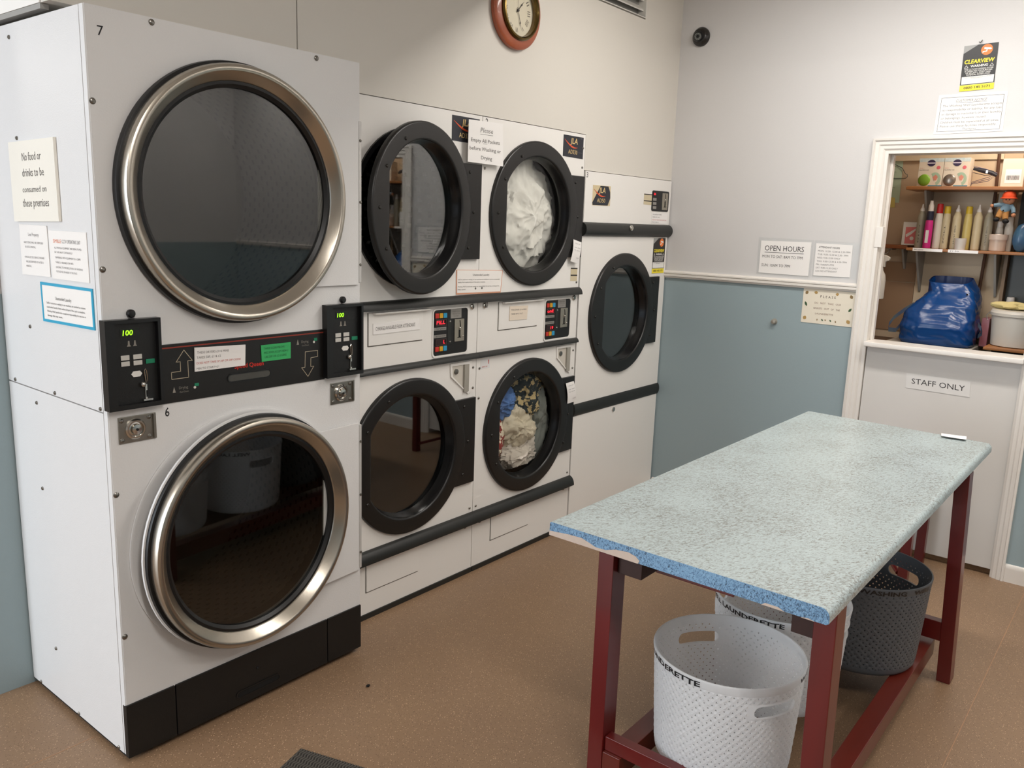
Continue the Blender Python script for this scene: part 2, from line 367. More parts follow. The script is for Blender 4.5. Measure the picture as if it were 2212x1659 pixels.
obj('stop', MB().box(XB+0.05, XB+0.085, -1.228, -1.214, 1.11, 2.06), GLOSS, dr, 0.002)
obj('keeper', MB().box(XB-0.008, XB+0.03, -1.231, -1.196, 1.594, 1.697), GLOSS, dr, 0.002)
leaf = obj('half_door', MB().box(XB+0.012, XB+0.052, -1.934, -1.217, 0.034, 1.084), pm('half_door_paint', '#d6d3ce', 0.45, var=0.04, vscale=5), dr, 0.002)
obj('ledge', MB().box(XB-0.062, XB+0.09, -1.940, -1.214, 1.084, 1.110), GLOSS, dr, 0.006)
# storeroom
STORE = pm('beige_storeroom_paint', '#cdb79b', 0.6, var=0.06, vscale=3)
struct('wall_storeroom_back', MB().box(2.56, 2.62, -3.2, -0.8, 0, 2.5), STORE)
struct('wall_storeroom_left', MB().box(XB+0.12, 2.62, -0.86, -0.80, 0, 2.5), STORE)
struct('wall_storeroom_right', MB().box(XB+0.12, 2.62, -3.2, -3.14, 0, 2.5), STORE)
struct('ceiling_storeroom', MB().box(XB+0.12, 2.62, -3.2, -0.8, 2.5, 2.56), STORE)
sp = struct('wall_storeroom_panel', MB().box(2.545, 2.56, -1.573, -1.225, 1.0, 2.085), pm('pale_board', '#d8c3a5', 0.5, var=0.05, vscale=4), 0.002)
obj('batten', MB().box(2.535, 2.56, -1.60, -0.95, 2.088, 2.122), pm('cream_batten', '#dcccae', 0.5), sp)
obj('board', MB().box(2.547, 2.56, -1.69, -1.60, 1.0, 2.2), pm('pale_board_edge', '#cbb596', 0.5), sp)
mb = MB().box(2.552, 2.56, -1.222, -0.9, 1.386, 1.50).box(2.552, 2.56, -1.222, -0.9, 1.09, 1.380)
obj('tile', mb, pm('brown_tile', '#9c7c5f', 0.5, var=0.1, vscale=5), sp)
obj('pipe', MB().tube([(2.53, -1.566, 1.1), (2.53, -1.574, 1.5), (2.53, -1.584, 1.9), (2.53, -1.572, 2.2)], 0.0085), pm('brown_pipe', '#5b3d2c', 0.5), sp)

# ------------------------------------------------------------------ shared machine pieces
def screw(p, axis, parent, r=0.008, d=1, m=SCREW, name='screw', h=0.005):
    c = list(p); ax = 'xyz'.index(axis)
    pr = [(r, 0), (r, -d*h*0.4), (r*0.7, -d*h*0.85), (0.0008, -d*h)]
    mb = MB().lathe(pr, c, axis, 10, True, True)
    return obj(name, mb, m, parent)
GLASSD = pane_mat('smoked_glass', (0.50, 0.50, 0.47, 1), 1.5, 1.7)
GLASSC = pane_mat('clear_glass', (0.93, 0.93, 0.92, 1), 1.45, 0.45)
GLASSG = pane_mat('grey_glass', (0.55, 0.56, 0.55, 1), 1.5, 2.7)
def drum(parent, cx, cz, r, y0, y1, holes, m=DRUMST, nt=64, ny=18):
    mb = MB()
    if holes:
        for j in range(ny):
            a0 = y0+(y1-y0)*j/ny; a1 = y0+(y1-y0)*(j+1)/ny
            for i in range(nt):
                t0 = 2*PI*(i+(j % 2)*0.5)/nt; t1 = 2*PI*(i+1+(j % 2)*0.5)/nt
                def P(s, a): t = t0+(t1-t0)*s; return (cx+r*math.cos(t), a0+(a1-a0)*a, cz+r*math.sin(t))
                o = [P(0, 0), P(1, 0), P(1, 1), P(0, 1)]; k = [P(.3, .3), P(.7, .3), P(.7, .7), P(.3, .7)]
                mb.add(o+k, [(0, 1, 5, 4), (1, 2, 6, 5), (2, 3, 7, 6), (3, 0, 4, 7)])
    else:
        mb.lathe([(r, y0), (r, y1)], (cx, 0, cz), 'y', 48)
    mb.lathe([(r, y1), (r*0.5, y1+0.01), (0.001, y1+0.012)], (cx, 0, cz), 'y', 48)
    return obj('drum', mb, m, parent)

# ------------------------------------------------------------------ big stacked dryer (doors 7 and 6)
AX0, AX1, AY = -1.767, -0.8484, -0.177
A = thing('stacked_dryer', 'large white stacked tumble dryer with two steel-ringed round doors, numbered 7 and 6', 'dryer', (-1.31, 0.16, 0))
CX, CZ7, CZ6 = -1.330, 1.708, 0.641
obj('side_panel', MB().box(AX0, AX0+0.018, AY+0.026, 0.497, 1.0935, 2.170), ENAMEL, A, 0.002)
obj('side_panel', MB().box(AX0, AX0+0.018, AY+0.026, 0.497, 0.022, 1.0905), ENAMEL, A, 0.002)
obj('corner_post', MB().box(AX0, AX0+0.02, AY+0.001, AY+0.024, 0.022, 2.170), ENAMEL, A, 0.003)
obj('side_panel', MB().box(AX1-0.018, AX1, AY+0.026, 0.497, 0.022, 2.170), ENAMEL, A, 0.002)
obj('top_panel', MB().box(AX0+0.004, AX1, AY+0.012, 0.497, 2.150, 2.172), ENAMEL, A, 0.002)
obj('plinth', MB().box(AX0+0.012, AX1-0.012, AY+0.03, 0.48, 0.0, 0.022), GAP, A)
fp7 = obj('front_panel', MB().plate_hole(AX0+0.004, AX1, 1.272, 2.1705, CX, CZ7, 0.335, AY, AY+0.012), ENAMEL, A)
fp6 = obj('front_panel', MB().plate_hole(AX0+0.004, AX1, 0.19, 1.100, CX, CZ6, 0.335, AY, AY+0.012), ENAMEL, A)
for cz in (CZ7, CZ6):
    d = drum(A, CX, cz, 0.40, AY+0.05, 0.40, True)
    mb = MB().lathe([(0.335, AY+0.012), (0.335, AY+0.05), (0.40, AY+0.055)], (CX, 0, cz), 'y', 48)
    obj('throat_ring', mb, DRUMDK, A)
    mb = MB().lathe([(0.412, AY+0.056), (0.412, 0.44), (0.001, 0.445)], (CX, 0, cz), 'y', 32)
    obj('drum_housing', mb, DRUMDK, A)
def steel_door(cz, ajar, zw0, zw1):
    hinge = Vector((AX1-0.012, AY-0.002, cz))
    c = (CX, 0, cz); y = AY
    mb = MB().lathe([(0.3875, y-0.001), (0.3885, y-0.008), (0.386, y-0.020), (0.372, y-0.024), (0.34, y-0.02), (0.34, y-0.001)], c, 'y', 96, wrap=True)
    door = obj('door', mb, RUBBER, A, origin=hinge)
    mb = MB().lathe([(0.3770, y-0.018), (0.3788, y-0.034), (0.3782, y-0.046), (0.3745, y-0.0535), (0.368, y-0.057), (0.361, y-0.0565), (0.355, y-0.053), (0.333, y-0.030), (0.329, y-0.022), (0.329, y-0.012), (0.36, y-0.012)], c, 'y', 96, wrap=True)
    obj('steel_ring', mb, STEEL, door)
    mb = MB().lathe([(0.3315, y-0.0245), (0.322, y-0.0255), (0.312, y-0.017), (0.312, y-0.006), (0.3315, y-0.006)], c, 'y', 96, wrap=True)
    obj('inner_seal', mb, RUBBER, door)
    mb = MB().lathe([(0.0005, y-0.010), (0.3135, y-0.010), (0.3135, y-0.007), (0.0005, y-0.007)], c, 'y', 64, wrap=True)
    obj('window_glass', mb, GLASSD, door)
    # white door pan with square hinge wing
    n = 48; pts = []
    rp = 0.394 if ajar else 0.386
    a0 = math.asin(min(0.99, (zw1-cz)/rp)); a1 = 2*PI-math.asin(min(0.99, (cz-zw0)/rp))
    for i in range(n+1):
        t = a0+(a1-a0)*i/n; pts.append((CX+rp*math.cos(t), cz+rp*math.sin(t)))
    out = pts+[(AX1-0.013, zw0), (AX1-0.013, zw1)]
    inn = []
    for p in out:
        t = math.atan2(p[1]-cz, p[0]-CX); inn.append((CX+0.345*math.cos(t), cz+0.345*math.sin(t)))
    mb = MB().loops([[(p[0], y-0.010, p[1]) for p in out], [(p[0], y-0.010, p[1]) for p in inn], [(p[0], y-0.002, p[1]) for p in inn], [(p[0], y-0.002, p[1]) for p in out]], False, False, True, True)
    obj('door_pan', mb, ENAMEL, door, smooth=False)
    mb = MB().box(AX1-0.013, AX1-0.0005, y-0.012, y+0.0, zw0+0.006, zw1-0.006)
    hg = obj('hinge', mb, pm('hinge_enamel', '#c9c7c4', 0.35, 0.2), A, 0.003)
    for z in (zw0+0.07, cz, zw1-0.07): screw((AX1-0.007, y-0.012, z), 'y', hg, 0.005)
    door.rotation_euler = (0, 0, ajar)
    return door
steel_door(CZ7, 0.0, 1.422, 1.985)
steel_door(CZ6, R(3.6), 0.343, 0.916)
mb = MB().lathe([(0.400, AY-0.001), (0.400, AY-0.007), (0.392, AY-0.009), (0.336, AY-0.009), (0.336, AY-0.001)], (CX, 0, CZ6), 'y', 96, wrap=True)
obj('door_flange', mb, ENAMEL, A)
# control strip
mid = obj('control_fascia', MB().box(-1.612, -1.010, AY-0.004, AY+0.01, 1.098, 1.274), pm('dark_brown_fascia', '#191614', 0.32), A, 0.002)
obj('fascia_backing', MB().box(AX0+0.004, AX1, AY+0.004, AY+0.012, 1.098, 1.275), BLACKM, A)
YF = AY-0.0045
obj('red_stripe', MB().box(-1.604, -1.013, YF-0.0004, YF, 1.2615, 1.2655), pm('dark_red_line', '#8a3020', 0.5), mid)
def polyline(pts, y, w, m, parent, name):
    mb = MB(); n = len(pts)
    for i in range(n):
        a = Vector(pts[i]); b = Vector(pts[(i+1) % n]); t = (b-a).normalized(); q = Vector((-t.y, t.x))*w
        a2 = a-t*w; b2 = b+t*w
        mb.prism([(a2+q)[:], (b2+q)[:], (b2-q)[:], (a2-q)[:]], 'y', y-0.0005, y)
    return obj(name, mb, m, parent, smooth=False)
CREAMLINE = pm('cream_print', '#b8aa92', 0.5)
polyline([(-1.575, 1.169), (-1.521, 1.169), (-1.522, 1.219), (-1.507, 1.219), (-1.533, 1.253), (-1.559, 1.219), (-1.546, 1.219), (-1.546, 1.190), (-1.575, 1.190)], YF, 0.0009, CREAMLINE, mid, 'arrow_print')
polyline([(-1.093, 1.203), (-1.041, 1.203), (-1.041, 1.182), (-1.070, 1.180), (-1.071, 1.150), (-1.058, 1.150), (-1.083, 1.117), (-1.109, 1.150), (-1.095, 1.150)], YF, 0.0009, CREAMLINE, mid, 'arrow_print')
q = FQ(YF, [(-1.365, 1.20), (-1.258, 1.20), (-1.258, 1.17), (-1.365, 1.17)])
letters(q, [('Speed Queen', 0.0, 1.0, 0.78, 0.45, {'bold': 0.02})], pm('red_print', '#c62d1f', 0.5), mid, n=0.0004)
for sx in (-1.569, -1.123):
    mb = MB().prism([(sx-0.005, 1.128 if sx < -1.3 else 1.230), (sx+0.005, 1.128 if sx < -1.3 else 1.230), (sx, 1.146 if sx < -1.3 else 1.248)], 'y', YF-0.0004, YF)
    obj('icon_print', mb, pm('grey_print', '#8b867d', 0.5), mid, smooth=False)
for (x, z) in ((-1.537, 1.141), (-1.092, 1.239)):
    mb = MB()
    qq = FQ(YF, [(x-0.018, z+0.008), (x+0.016, z+0.008), (x+0.016, z-0.02), (x-0.018, z-0.02)])
    qq.text(mb, 'Drying', 0.05, 0.9, 0.45, 0.30, n=0.0004); qq.text(mb, 'Cool Down', 0.1, 0.95, 0.85, 0.18, n=0.0004)
    obj('lettering', mb, MATS['grey_print'], mid, smooth=False)
GREENP = pm('green_button', '#17805c', 0.4)
mb = MB().box(-1.503, -1.489, YF-0.001, YF, 1.139, 1.148).box(-1.056, -1.043, YF-0.001, YF, 1.237, 1.247)
obj('green_square', mb, GREENP, mid)
mb = MB().cyl((-1.503, 0, 1.136), 'y', 0.004, YF-0.002, YF, 12).cyl((-1.057, 0, 1.234), 'y', 0.004, YF-0.002, YF, 12)
obj('indicator_lamp', mb, pm('pale_lamp', '#d8d4cb', 0.3), mid)
# recessed finger pull
def stadium(cx, cz, hw, hh, n=10):
    p = []
    for i in range(n+1): t = -PI/2+PI*i/n; p.append((cx+hw-hh+hh*math.cos(t), cz+hh*math.sin(t)))
    for i in range(n+1): t = PI/2+PI*i/n; p.append((cx-hw+hh+hh*math.cos(t), cz+hh*math.sin(t)))
    return p
def pull(cx, cz, hw, hh, y, parent, m1, m2):
    o = stadium(cx, cz, hw, hh); i = stadium(cx, cz, hw-0.004, hh-0.004)
    mb = MB().loops([[(a, y, b) for a, b in o], [(a, y-0.002, b) for a, b in o], [(a, y-0.002, b) for a, b in i], [(a, y-0.0003, b) for a, b in i]], False, False)
    obj('pull_rim', mb, m1, parent)
    mb = MB().prism(i, 'y', y-0.0005, y-0.0002)
    obj('pull_recess', mb, m2, parent)
pull(-1.311, 1.148, 0.081, 0.0145, YF, mid, BLACK, pm('shiny_grey_recess', '#5e5b56', 0.25, 0.6))
# coin boxes
GREENLED = emis('green_display', '#9dff1e', 2.2)
WHITEBTN = pm('white_button', '#c9c6c0', 0.4)
def coin_box(x0, x1, sc):
    z0, z1 = 1.1035, 1.3575; y = AY; w = x1-x0
    fr = obj('coin_box', MB().box(x0, x1, y-0.026, y+0.005, z0, z0+0.013).box(x0, x1, y-0.026, y+0.005, z1-0.010, z1).box(x0, x0+0.026*sc, y-0.026, y+0.005, z0+0.013, z1-0.010).box(x1-0.009*sc, x1, y-0.026, y+0.005, z0+0.013, z1-0.010), BLACK, A)
    ip = obj('coin_panel', MB().box(x0+0.02*sc, x1-0.006*sc, y-0.010, y+0.004, z0+0.008, z1-0.006), BLACKM, fr)
    yy = y-0.010
    # layout measured on the left box, mapped to the right one
    def X(x): return x0+(x+1.777)/(0.163)*w
    def B(a, b, c, d, name, m, h=0.003): return obj(name, MB().box(X(a), X(b), yy-h, yy, c, d), m, fr, 0.0012)
    B(-1.728, -1.672, 1.307, 1.331, 'display', pm('display_window', '#20201a', 0.2), 0.001)
    q = FQ(yy-0.0011, [(X(-1.728), 1.331), (X(-1.672), 1.331), (X(-1.672), 1.307), (X(-1.728), 1.307)])
    letters(q, [('100', 0.12, 0.66, 0.80, 0.62, {'shear': 0.12, 'bold': 0.012})], GREENLED, fr, n=0.0006)
    for cx in (-1.704, -1.686):
        mb = MB().prism([(X(cx-0.006), 1.280), (X(cx+0.006), 1.280), (X(cx+0.003), 1.285), (X(cx+0.002), 1.296), (X(cx-0.002), 1.296), (X(cx-0.003), 1.285)], 'y', yy-0.0006, yy)
        obj('icon_print', mb, MATS['grey_print'], fr, smooth=False)
    for a, b in ((-1.730, -1.705), (-1.694, -1.668)):
        for c, d in ((1.242, 1.256), (1.225, 1.2385)): B(a, b, c, d, 'button', WHITEBTN)
    B(-1.657, -1.630, 1.226, 1.239, 'start_button', GREENP)
    mb = MB().prism([(X(-1.702), 1.200), (X(-1.696), 1.208), (X(-1.676), 1.208), (X(-1.670), 1.200), (X(-1.676), 1.192), (X(-1.696), 1.192)], 'y', yy-0.002, yy)
    obj('coin_label', mb, pm('white_label', '#e4e2dc', 0.4), fr)
    mb = MB().tube([(X(-1.664), yy-0.003, 1.206), (X(-1.661), yy-0.003, 1.212), (X(-1.657), yy-0.003, 1.206), (X(-1.655), yy-0.003, 1.176), (X(-1.660), yy-0.003, 1.172), (X(-1.664), yy-0.003, 1.206)], 0.0018, 6)
    obj('coin_slot', mb, CHROME, fr)
    mb = MB().ball((X(-1.671), yy-0.006, 1.168), 0.0085, 14, 8).box(X(-1.664), X(-1.658), yy-0.004, yy, 1.125, 1.168).box(X(-1.674), X(-1.646), yy-0.012, yy, 1.121, 1.126)
    obj('coin_return', mb, CHROME, fr)
    mb = MB().box(X(-1.6615), X(-1.6580), yy-0.0045, yy, 1.130, 1.150)
    obj('return_slot', mb, GAP, fr)
    mb = MB().lathe([(0.012, y), (0.012, y-0.008), (0.009, y-0.012), (0.001, y-0.013)], (X(-1.690), 0, 1.371), 'y', 20, True, True)
    obj('knob', mb, BLACK, A)
coin_box(-1.772, -1.612, 1.0); coin_box(-1.0165, -0.853, 1.0)
def lock_plate(x0, x1):
    z0, z1 = 1.001, 1.0785; y = AY; cx = (x0+x1)/2-0.008; cz = (z0+z1)/2
    o = obj('lock_plate', MB().box(x0, x1, y-0.004, y+0.002, z0, z1), ZINC, A, 0.0015)
    mb = MB().lathe([(0.030, y-0.004), (0.030, y-0.008), (0.026, y-0.012), (0.022, y-0.012), (0.020, y-0.007), (0.016, y-0.008), (0.014, y-0.016), (0.001, y-0.017)], (cx, 0, cz), 'y', 32, True, True)
    obj('lock_barrel', mb, CHROME, o)
    obj('keyhole', MB().cyl((cx, 0, cz), 'y', 0.004, y-0.0185, y-0.016, 10), GAP, o)
    for x in (x0+0.009, x1-0.022):
        for z in (z0+0.010, z1-0.010): screw((x, y-0.004, z), 'y', o, 0.0065)
    obj('edge_flange', MB().box(x1-0.011, x1-0.007, y-0.010, y-0.003, z0+0.003, z1-0.003), ZINC, o)
lock_plate(-1.740, -1.628); lock_plate(-0.985, -0.876)
for x0, x1 in ((AX0-0.0005, -1.611), (-1.608, -1.012), (-1.009, AX1)):
    k = obj('kick_panel', MB().box(x0, x1, AY-0.006, AY+0.015, 0.018, 0.193), BLACKM, A, 0.002)
    if x0 == -1.608:
        pull(-1.310, 0.058, 0.088, 0.014, AY-0.0065, k, BLACK, GAP)
        screw((-1.312, AY-0.006, 0.126), 'y', k, 0.005, m=BLACK)
for x, z in ((-1.584, 2.158), (-1.030, 2.156), (-1.756, 1.932), (-1.756, 1.495), (-1.756, 0.855), (-1.756, 0.415)): screw((x, AY, z), 'y', A, 0.0085)
for y, z in ((0.283, 2.133), (0.283, 1.852), (0.292, 1.291), (0.288, 1.05), (0.294, 0.767), (0.286, 0.21)): screw((AX0, y, z), 'x', A, 0.006)
for y, z in ((0.433, 0.03), (0.146, 0.03), (-0.121, 0.03), (0.44, 1.103), (0.15, 1.103), (-0.14, 1.103)): screw((AX0, y, z), 'x', A, 0.006)
q = FQ(AY, [(-1.736, 2.124), (-1.712, 2.124), (-1.712, 2.096), (-1.736, 2.096)])
letters(q, [('7', 0.12, 0.8, 0.93, 0.9)], PEN, A, name='number_print', n=0.0006)
q = FQ(AY, [(-1.600, 1.089), (-1.582, 1.089), (-1.582, 1.058), (-1.600, 1.058)])
letters(q, [('6', 0.1, 0.85, 0.95, 0.85, {'bold': 0.01})], PEN, A, name='number_print', n=0.0006)
# cards on the control strip
o = notice(FQ(AY-0.0047, [(-1.500, 1.257), (-1.326, 1.250), (-1.329, 1.184), (-1.502, 1.184)]), 'white price card headed THESE DRYERS on the dark control strip of the steel-ringed dryer', PAPER,
           [('THESE DRYERS £1=6 MINS', 0.04, 0.66, 0.26, 0.10), ('TAKES 50P, £1 & £2', 0.03, 0.5, 0.47, 0.10), ('MIN TO START=£1', 0.03, 0.46, 0.93, 0.09)], INKG, 0.004)
letters(FQ(AY-0.0047, [(-1.500, 1.257), (-1.326, 1.250), (-1.329, 1.184), (-1.502, 1.184)]), [('DOES NOT TAKE 5P,10P OR 20P COINS', 0.03, 0.9, 0.70, 0.09)], REDINK, o, n=0.0048)
notice(FQ(AY-0.0047, [(-1.268, 1.242), (-1.153, 1.242), (-1.154, 1.188), (-1.266, 1.188)]), 'bright green card on the dark control strip of the steel-ringed dryer', pm('green_card', '#37ad62', 0.5),
       [('THESE COIN MECHS', 0.08, 0.78, 0.28, 0.13), ('WILL SOON ACCEPT NEW £1', 0.08, 0.92, 0.54, 0.13), ('USE 50P OR £2 COINS', 0.10, 0.85, 0.80, 0.13)], pm('dark_green_ink', '#1f5a38', 0.5), 0.002)

# ------------------------------------------------------------------ notices on the dryer's side
def SQ(yz): return Quad(*[(AX0-0.0005, y, z) for y, z in yz])
TH = dict(thick=0.006)
notice(SQ([(0.329, 1.840), (0.025, 1.846), (0.023, 1.617), (0.327, 1.609)]), 'cream board reading No food or drinks on the side of the big dryer', pm('cream_board', '#efeade', 0.4),
       [('No food or', 0.30, 0.72, 0.245, 0.10), ('drinks to be', 0.28, 0.76, 0.44, 0.10), ('consumed on', 0.26, 0.79, 0.635, 0.075), ('these premises', 0.24, 0.82, 0.815, 0.10)], pm('serif_ink', '#57504c', 0.6), 0.008)
notice(SQ([(0.312, 1.602), (0.122, 1.602), (0.119, 1.455), (0.314, 1.450)]), 'small white lost property notice, left one of the pair below the No food board', PAPERC,
       [('Lost Property', 0.32, 0.70, 0.22, 0.065), ('•ANY ITEMS WILL BE DISPOSED', 0.13, 0.84, 0.37, 0.04), ('OF AFTER 3 MONTHS.', 0.17, 0.56, 0.46, 0.04), ('•UNCOLLECTED SERVICE WASHES', 0.13, 0.84, 0.66, 0.04), ('WILL BE DISPOSED OF AFTER 3', 0.17, 0.80, 0.75, 0.04), ('MONTHS.', 0.17, 0.36, 0.84, 0.04)], INKL)
o = notice(SQ([(0.114, 1.590), (-0.122, 1.592), (-0.124, 1.455), (0.104, 1.452)]), 'white laminated CCTV notice with an orange headline word, right of the lost property notice', PAPERC,
       [('CCTV OPERATING 24/7', 0.36, 0.84, 0.25, 0.075), ('ALL PEOPLE & EQUIPMENT ARE BEING FILMED', 0.13, 0.86, 0.37, 0.04), ('DAY AND NIGHT CONTINUOUSLY', 0.13, 0.62, 0.46, 0.04), ('TAMPERING WITH EQUIPMENT IS A CRIME', 0.13, 0.82, 0.57, 0.04), ('THERE IS A REWARD FOR INFO', 0.13, 0.62, 0.67, 0.04), ('LEADING TO PROSECUTION OF VANDALS', 0.13, 0.86, 0.77, 0.04), ('FOOTAGE WILL BE HANDED TO THE POLICE', 0.13, 0.70, 0.86, 0.04)], INKL)
letters(SQ([(0.114, 1.590), (-0.122, 1.592), (-0.124, 1.455), (0.104, 1.452)]), [('SMILE', 0.12, 0.34, 0.25, 0.075)], ORANGEINK, o, n=0.0024)
qq = SQ([(0.188, 1.434), (-0.136, 1.438), (-0.137, 1.328), (0.185, 1.321)])
o = notice(qq, 'white Unattended Laundry notice edged with bright blue tape on the dryer side', PAPERC,
       [('Unattended Laundry', 0.28, 0.60, 0.40, 0.085), ('Staff or customers waiting to use machines are entitled to remove', 0.09, 0.86, 0.53, 0.055), ('unattended laundry from washers/dryers if the cycle is complete.', 0.09, 0.85, 0.64, 0.055), ('Washing Well Launderette accepts no responsibility for any loss or', 0.09, 0.86, 0.75, 0.055), ('damage this may cause.', 0.09, 0.40, 0.86, 0.055)], INKG)
mb = MB(); qq.outline(mb, -0.01, -0.02, 1.01, 1.02, 0.025, 0.0, 0.003); obj('tape_border', mb, CYAN, o)

# ------------------------------------------------------------------ black-doored stacked dryers
def ring_pts(c, r, chord, n=72):
    P = []
    for i in range(n):
        t = 2*PI*i/n; rr = r
        if chord is not None and math.cos(t) < -1e-6: rr = min(rr, chord/(-math.cos(t)))
        P.append((c[0]+rr*math.cos(t), c[1]+rr*math.sin(t)))
    return P
def black_door(parent, cx, cz, y, hx, ajar=0.0, glass=GLASSC, Ro=0.339, Rh=0.268, ch=0.232):
    c = (cx, cz); hinge = Vector((hx, y-0.01, cz))
    def L(r, chd, yy): return [(p[0], yy, p[1]) for p in ring_pts(c, r, chd)]
    mb = MB().loops([L(Ro, None, y+0.004), L(Ro, None, y-0.010), L(Ro-0.003, None, y-0.016), L(Ro-0.010, None, y-0.019), L(Rh+0.009, ch+0.008, y-0.019), L(Rh+0.002, ch+0.001, y-0.016), L(Rh, ch, y-0.011), L(Rh+0.012, ch+0.010, y-0.006), L(0.31, None, y+0.004)], False, False, True, True)
    d = obj('door', mb, DOORBLACK, parent, origin=hinge, angle=50)
    mb = MB().loops([L(Rh+0.001, ch+0.001, y-0.011), L(0.264, ch, y+0.010), L(0.254, ch-0.004, y+0.028), L(0.254, ch-0.004, y+0.040), L(0.285, None, y+0.040), L(0.305, None, y+0.002)], False, False, True, True)
    obj('door_funnel', mb, pm('glossy_black_funnel', '#0b0b0c', 0.22), d, angle=50)
    mb = MB().loops([L(0.258, ch-0.002, y+0.029), L(0.258, ch-0.002, y+0.033)])
    obj('window_glass', mb, glass, d)
    for t in (118, 149, 180, 211):
        a = R(t+0); screw((cx+(Ro-0.045)*math.cos(a), y-0.019, cz+(Ro-0.045)*math.sin(a)), 'y', d, 0.007, m=pm('dark_screw', '#3b3a38', 0.3, 0.8))
    d.rotation_euler = (0, 0, ajar)
    return d
def hinge_plate(parent, x0, x1, z0, z1, y, cx, cz):
    n = 12; pts = []
    za, zb = z0-cz, z1-cz; rr = 0.356
    for i in range(n+1):
        z = za+(zb-za)*i/n; pts.append((cx+math.sqrt(max(rr*rr-z*z, 0))-0.055, cz+z))
    pts = pts+[(x1, z1), (x1, z0)]
    o = obj('hinge_plate', MB().prism(pts, 'y', y-0.0165, y), DOORBLACK, parent, 0.003)
    for i, z in enumerate((z0+0.05, (z0+z1)/2, z1-0.035)): screw(((x0+x1)/2-0.01+(0.018 if i == 1 else -0.012), y-0.0165, z), 'y', o, 0.007, m=pm('dark_screw', '#3b3a38', 0.3, 0.8))
def bar_trim(parent, x0, x1, z0, z1, out, y=0.0, name='trim_bar'):
    n = 8; pts = [(y+0.004, z1)]
    for i in range(n+1):
        t = PI/2*i/n; pts.append((y-out*math.sin(t), z0+(z1-z0)*math.cos(t)))
    pts.append((y+0.004, z0))
    mb = MB().loops([[(x, p[0], p[1]) for p in pts] for x in (x0, x1)])
    return obj(name, mb, pm('black_vinyl_trim', '#20211f', 0.42), parent, angle=50)
REDLED = emis('red_display', '#ff1e2e', 2.5)
BTN = [pm('red_button', '#c23328', 0.4), pm('amber_button', '#d09a1e', 0.4), pm('blue_button', '#2f93bd', 0.4)]
GREYLAB = pm('grey_label', '#8d8a84', 0.45)
COINST = pm('coin_plate_steel', '#b4ad9f', 0.35, 0.9)
def rbox(x0, x1, z0, z1, r, n=4):
    p = []
    for cx, cz, a in ((x1-r, z1-r, 0), (x0+r, z1-r, 90), (x0+r, z0+r, 180), (x1-r, z0+r, 270)):
        for i in range(n+1): t = R(a+90*i/n); p.append((cx+r*math.cos(t), cz+r*math.sin(t)))
    return p
NAVY = pm('navy_badge', '#20222c', 0.45); GOLD = pm('cream_gold_print', '#d9be84', 0.5); SWOOSH = pm('orange_print', '#d9542b', 0.5)
def badge(parent, q, model, worn=False):
    mb = MB()
    if worn: q.poly(mb, [(0.42, 0.02), (0.86, 0.02), (0.97, 0.3), (0.99, 0.6), (0.86, 0.98), (0.03, 0.98), (0.0, 0.86)], 0.0006, 0.0014)
    else: q.slab(mb, 0.0, 0.0012)
    b = obj('badge', mb, NAVY, parent, smooth=False)
    if worn:
        mb = MB(); q.slab(mb, 0.0, 0.0005); obj('glue_patch', mb, pm('old_glue', '#d9c7a0', 0.6, var=0.2, vscale=30), b, smooth=False)
    letters(q, [('JLA', 0.33, 0.70, 0.36, 0.26, {'shear': 0.15, 'bold': 0.02}), (model, 0.25, 0.70, 0.84, 0.20)], GOLD, b, n=0.0018)
    mb = MB(); n = 14; up = []; dn = []
    for i in range(n+1):
        t = i/n; u = 0.06+0.64*t; v = 0.20+0.34*math.sin(PI*0.62*t)**1.0*1.0 if t < 0.8 else 0.20+0.34*math.sin(PI*0.62*t)
        w = 0.035*math.sin(PI*min(max(t, 0.04), 0.97))+0.004
        up.append((u, v-w)); dn.append((u, v+w))
    q.poly(mb, up+dn[::-1], 0.0013, 0.0019); obj('swoosh_print', mb, SWOOSH, b, smooth=False)
    if not worn:
        letters(q, [('Tumble Dryer', 0.74, 0.97, 0.74, 0.03), ('•••', 0.84, 0.93, 0.12, 0.1)], pm('badge_grey', '#77777c', 0.5), b, n=0.0018)
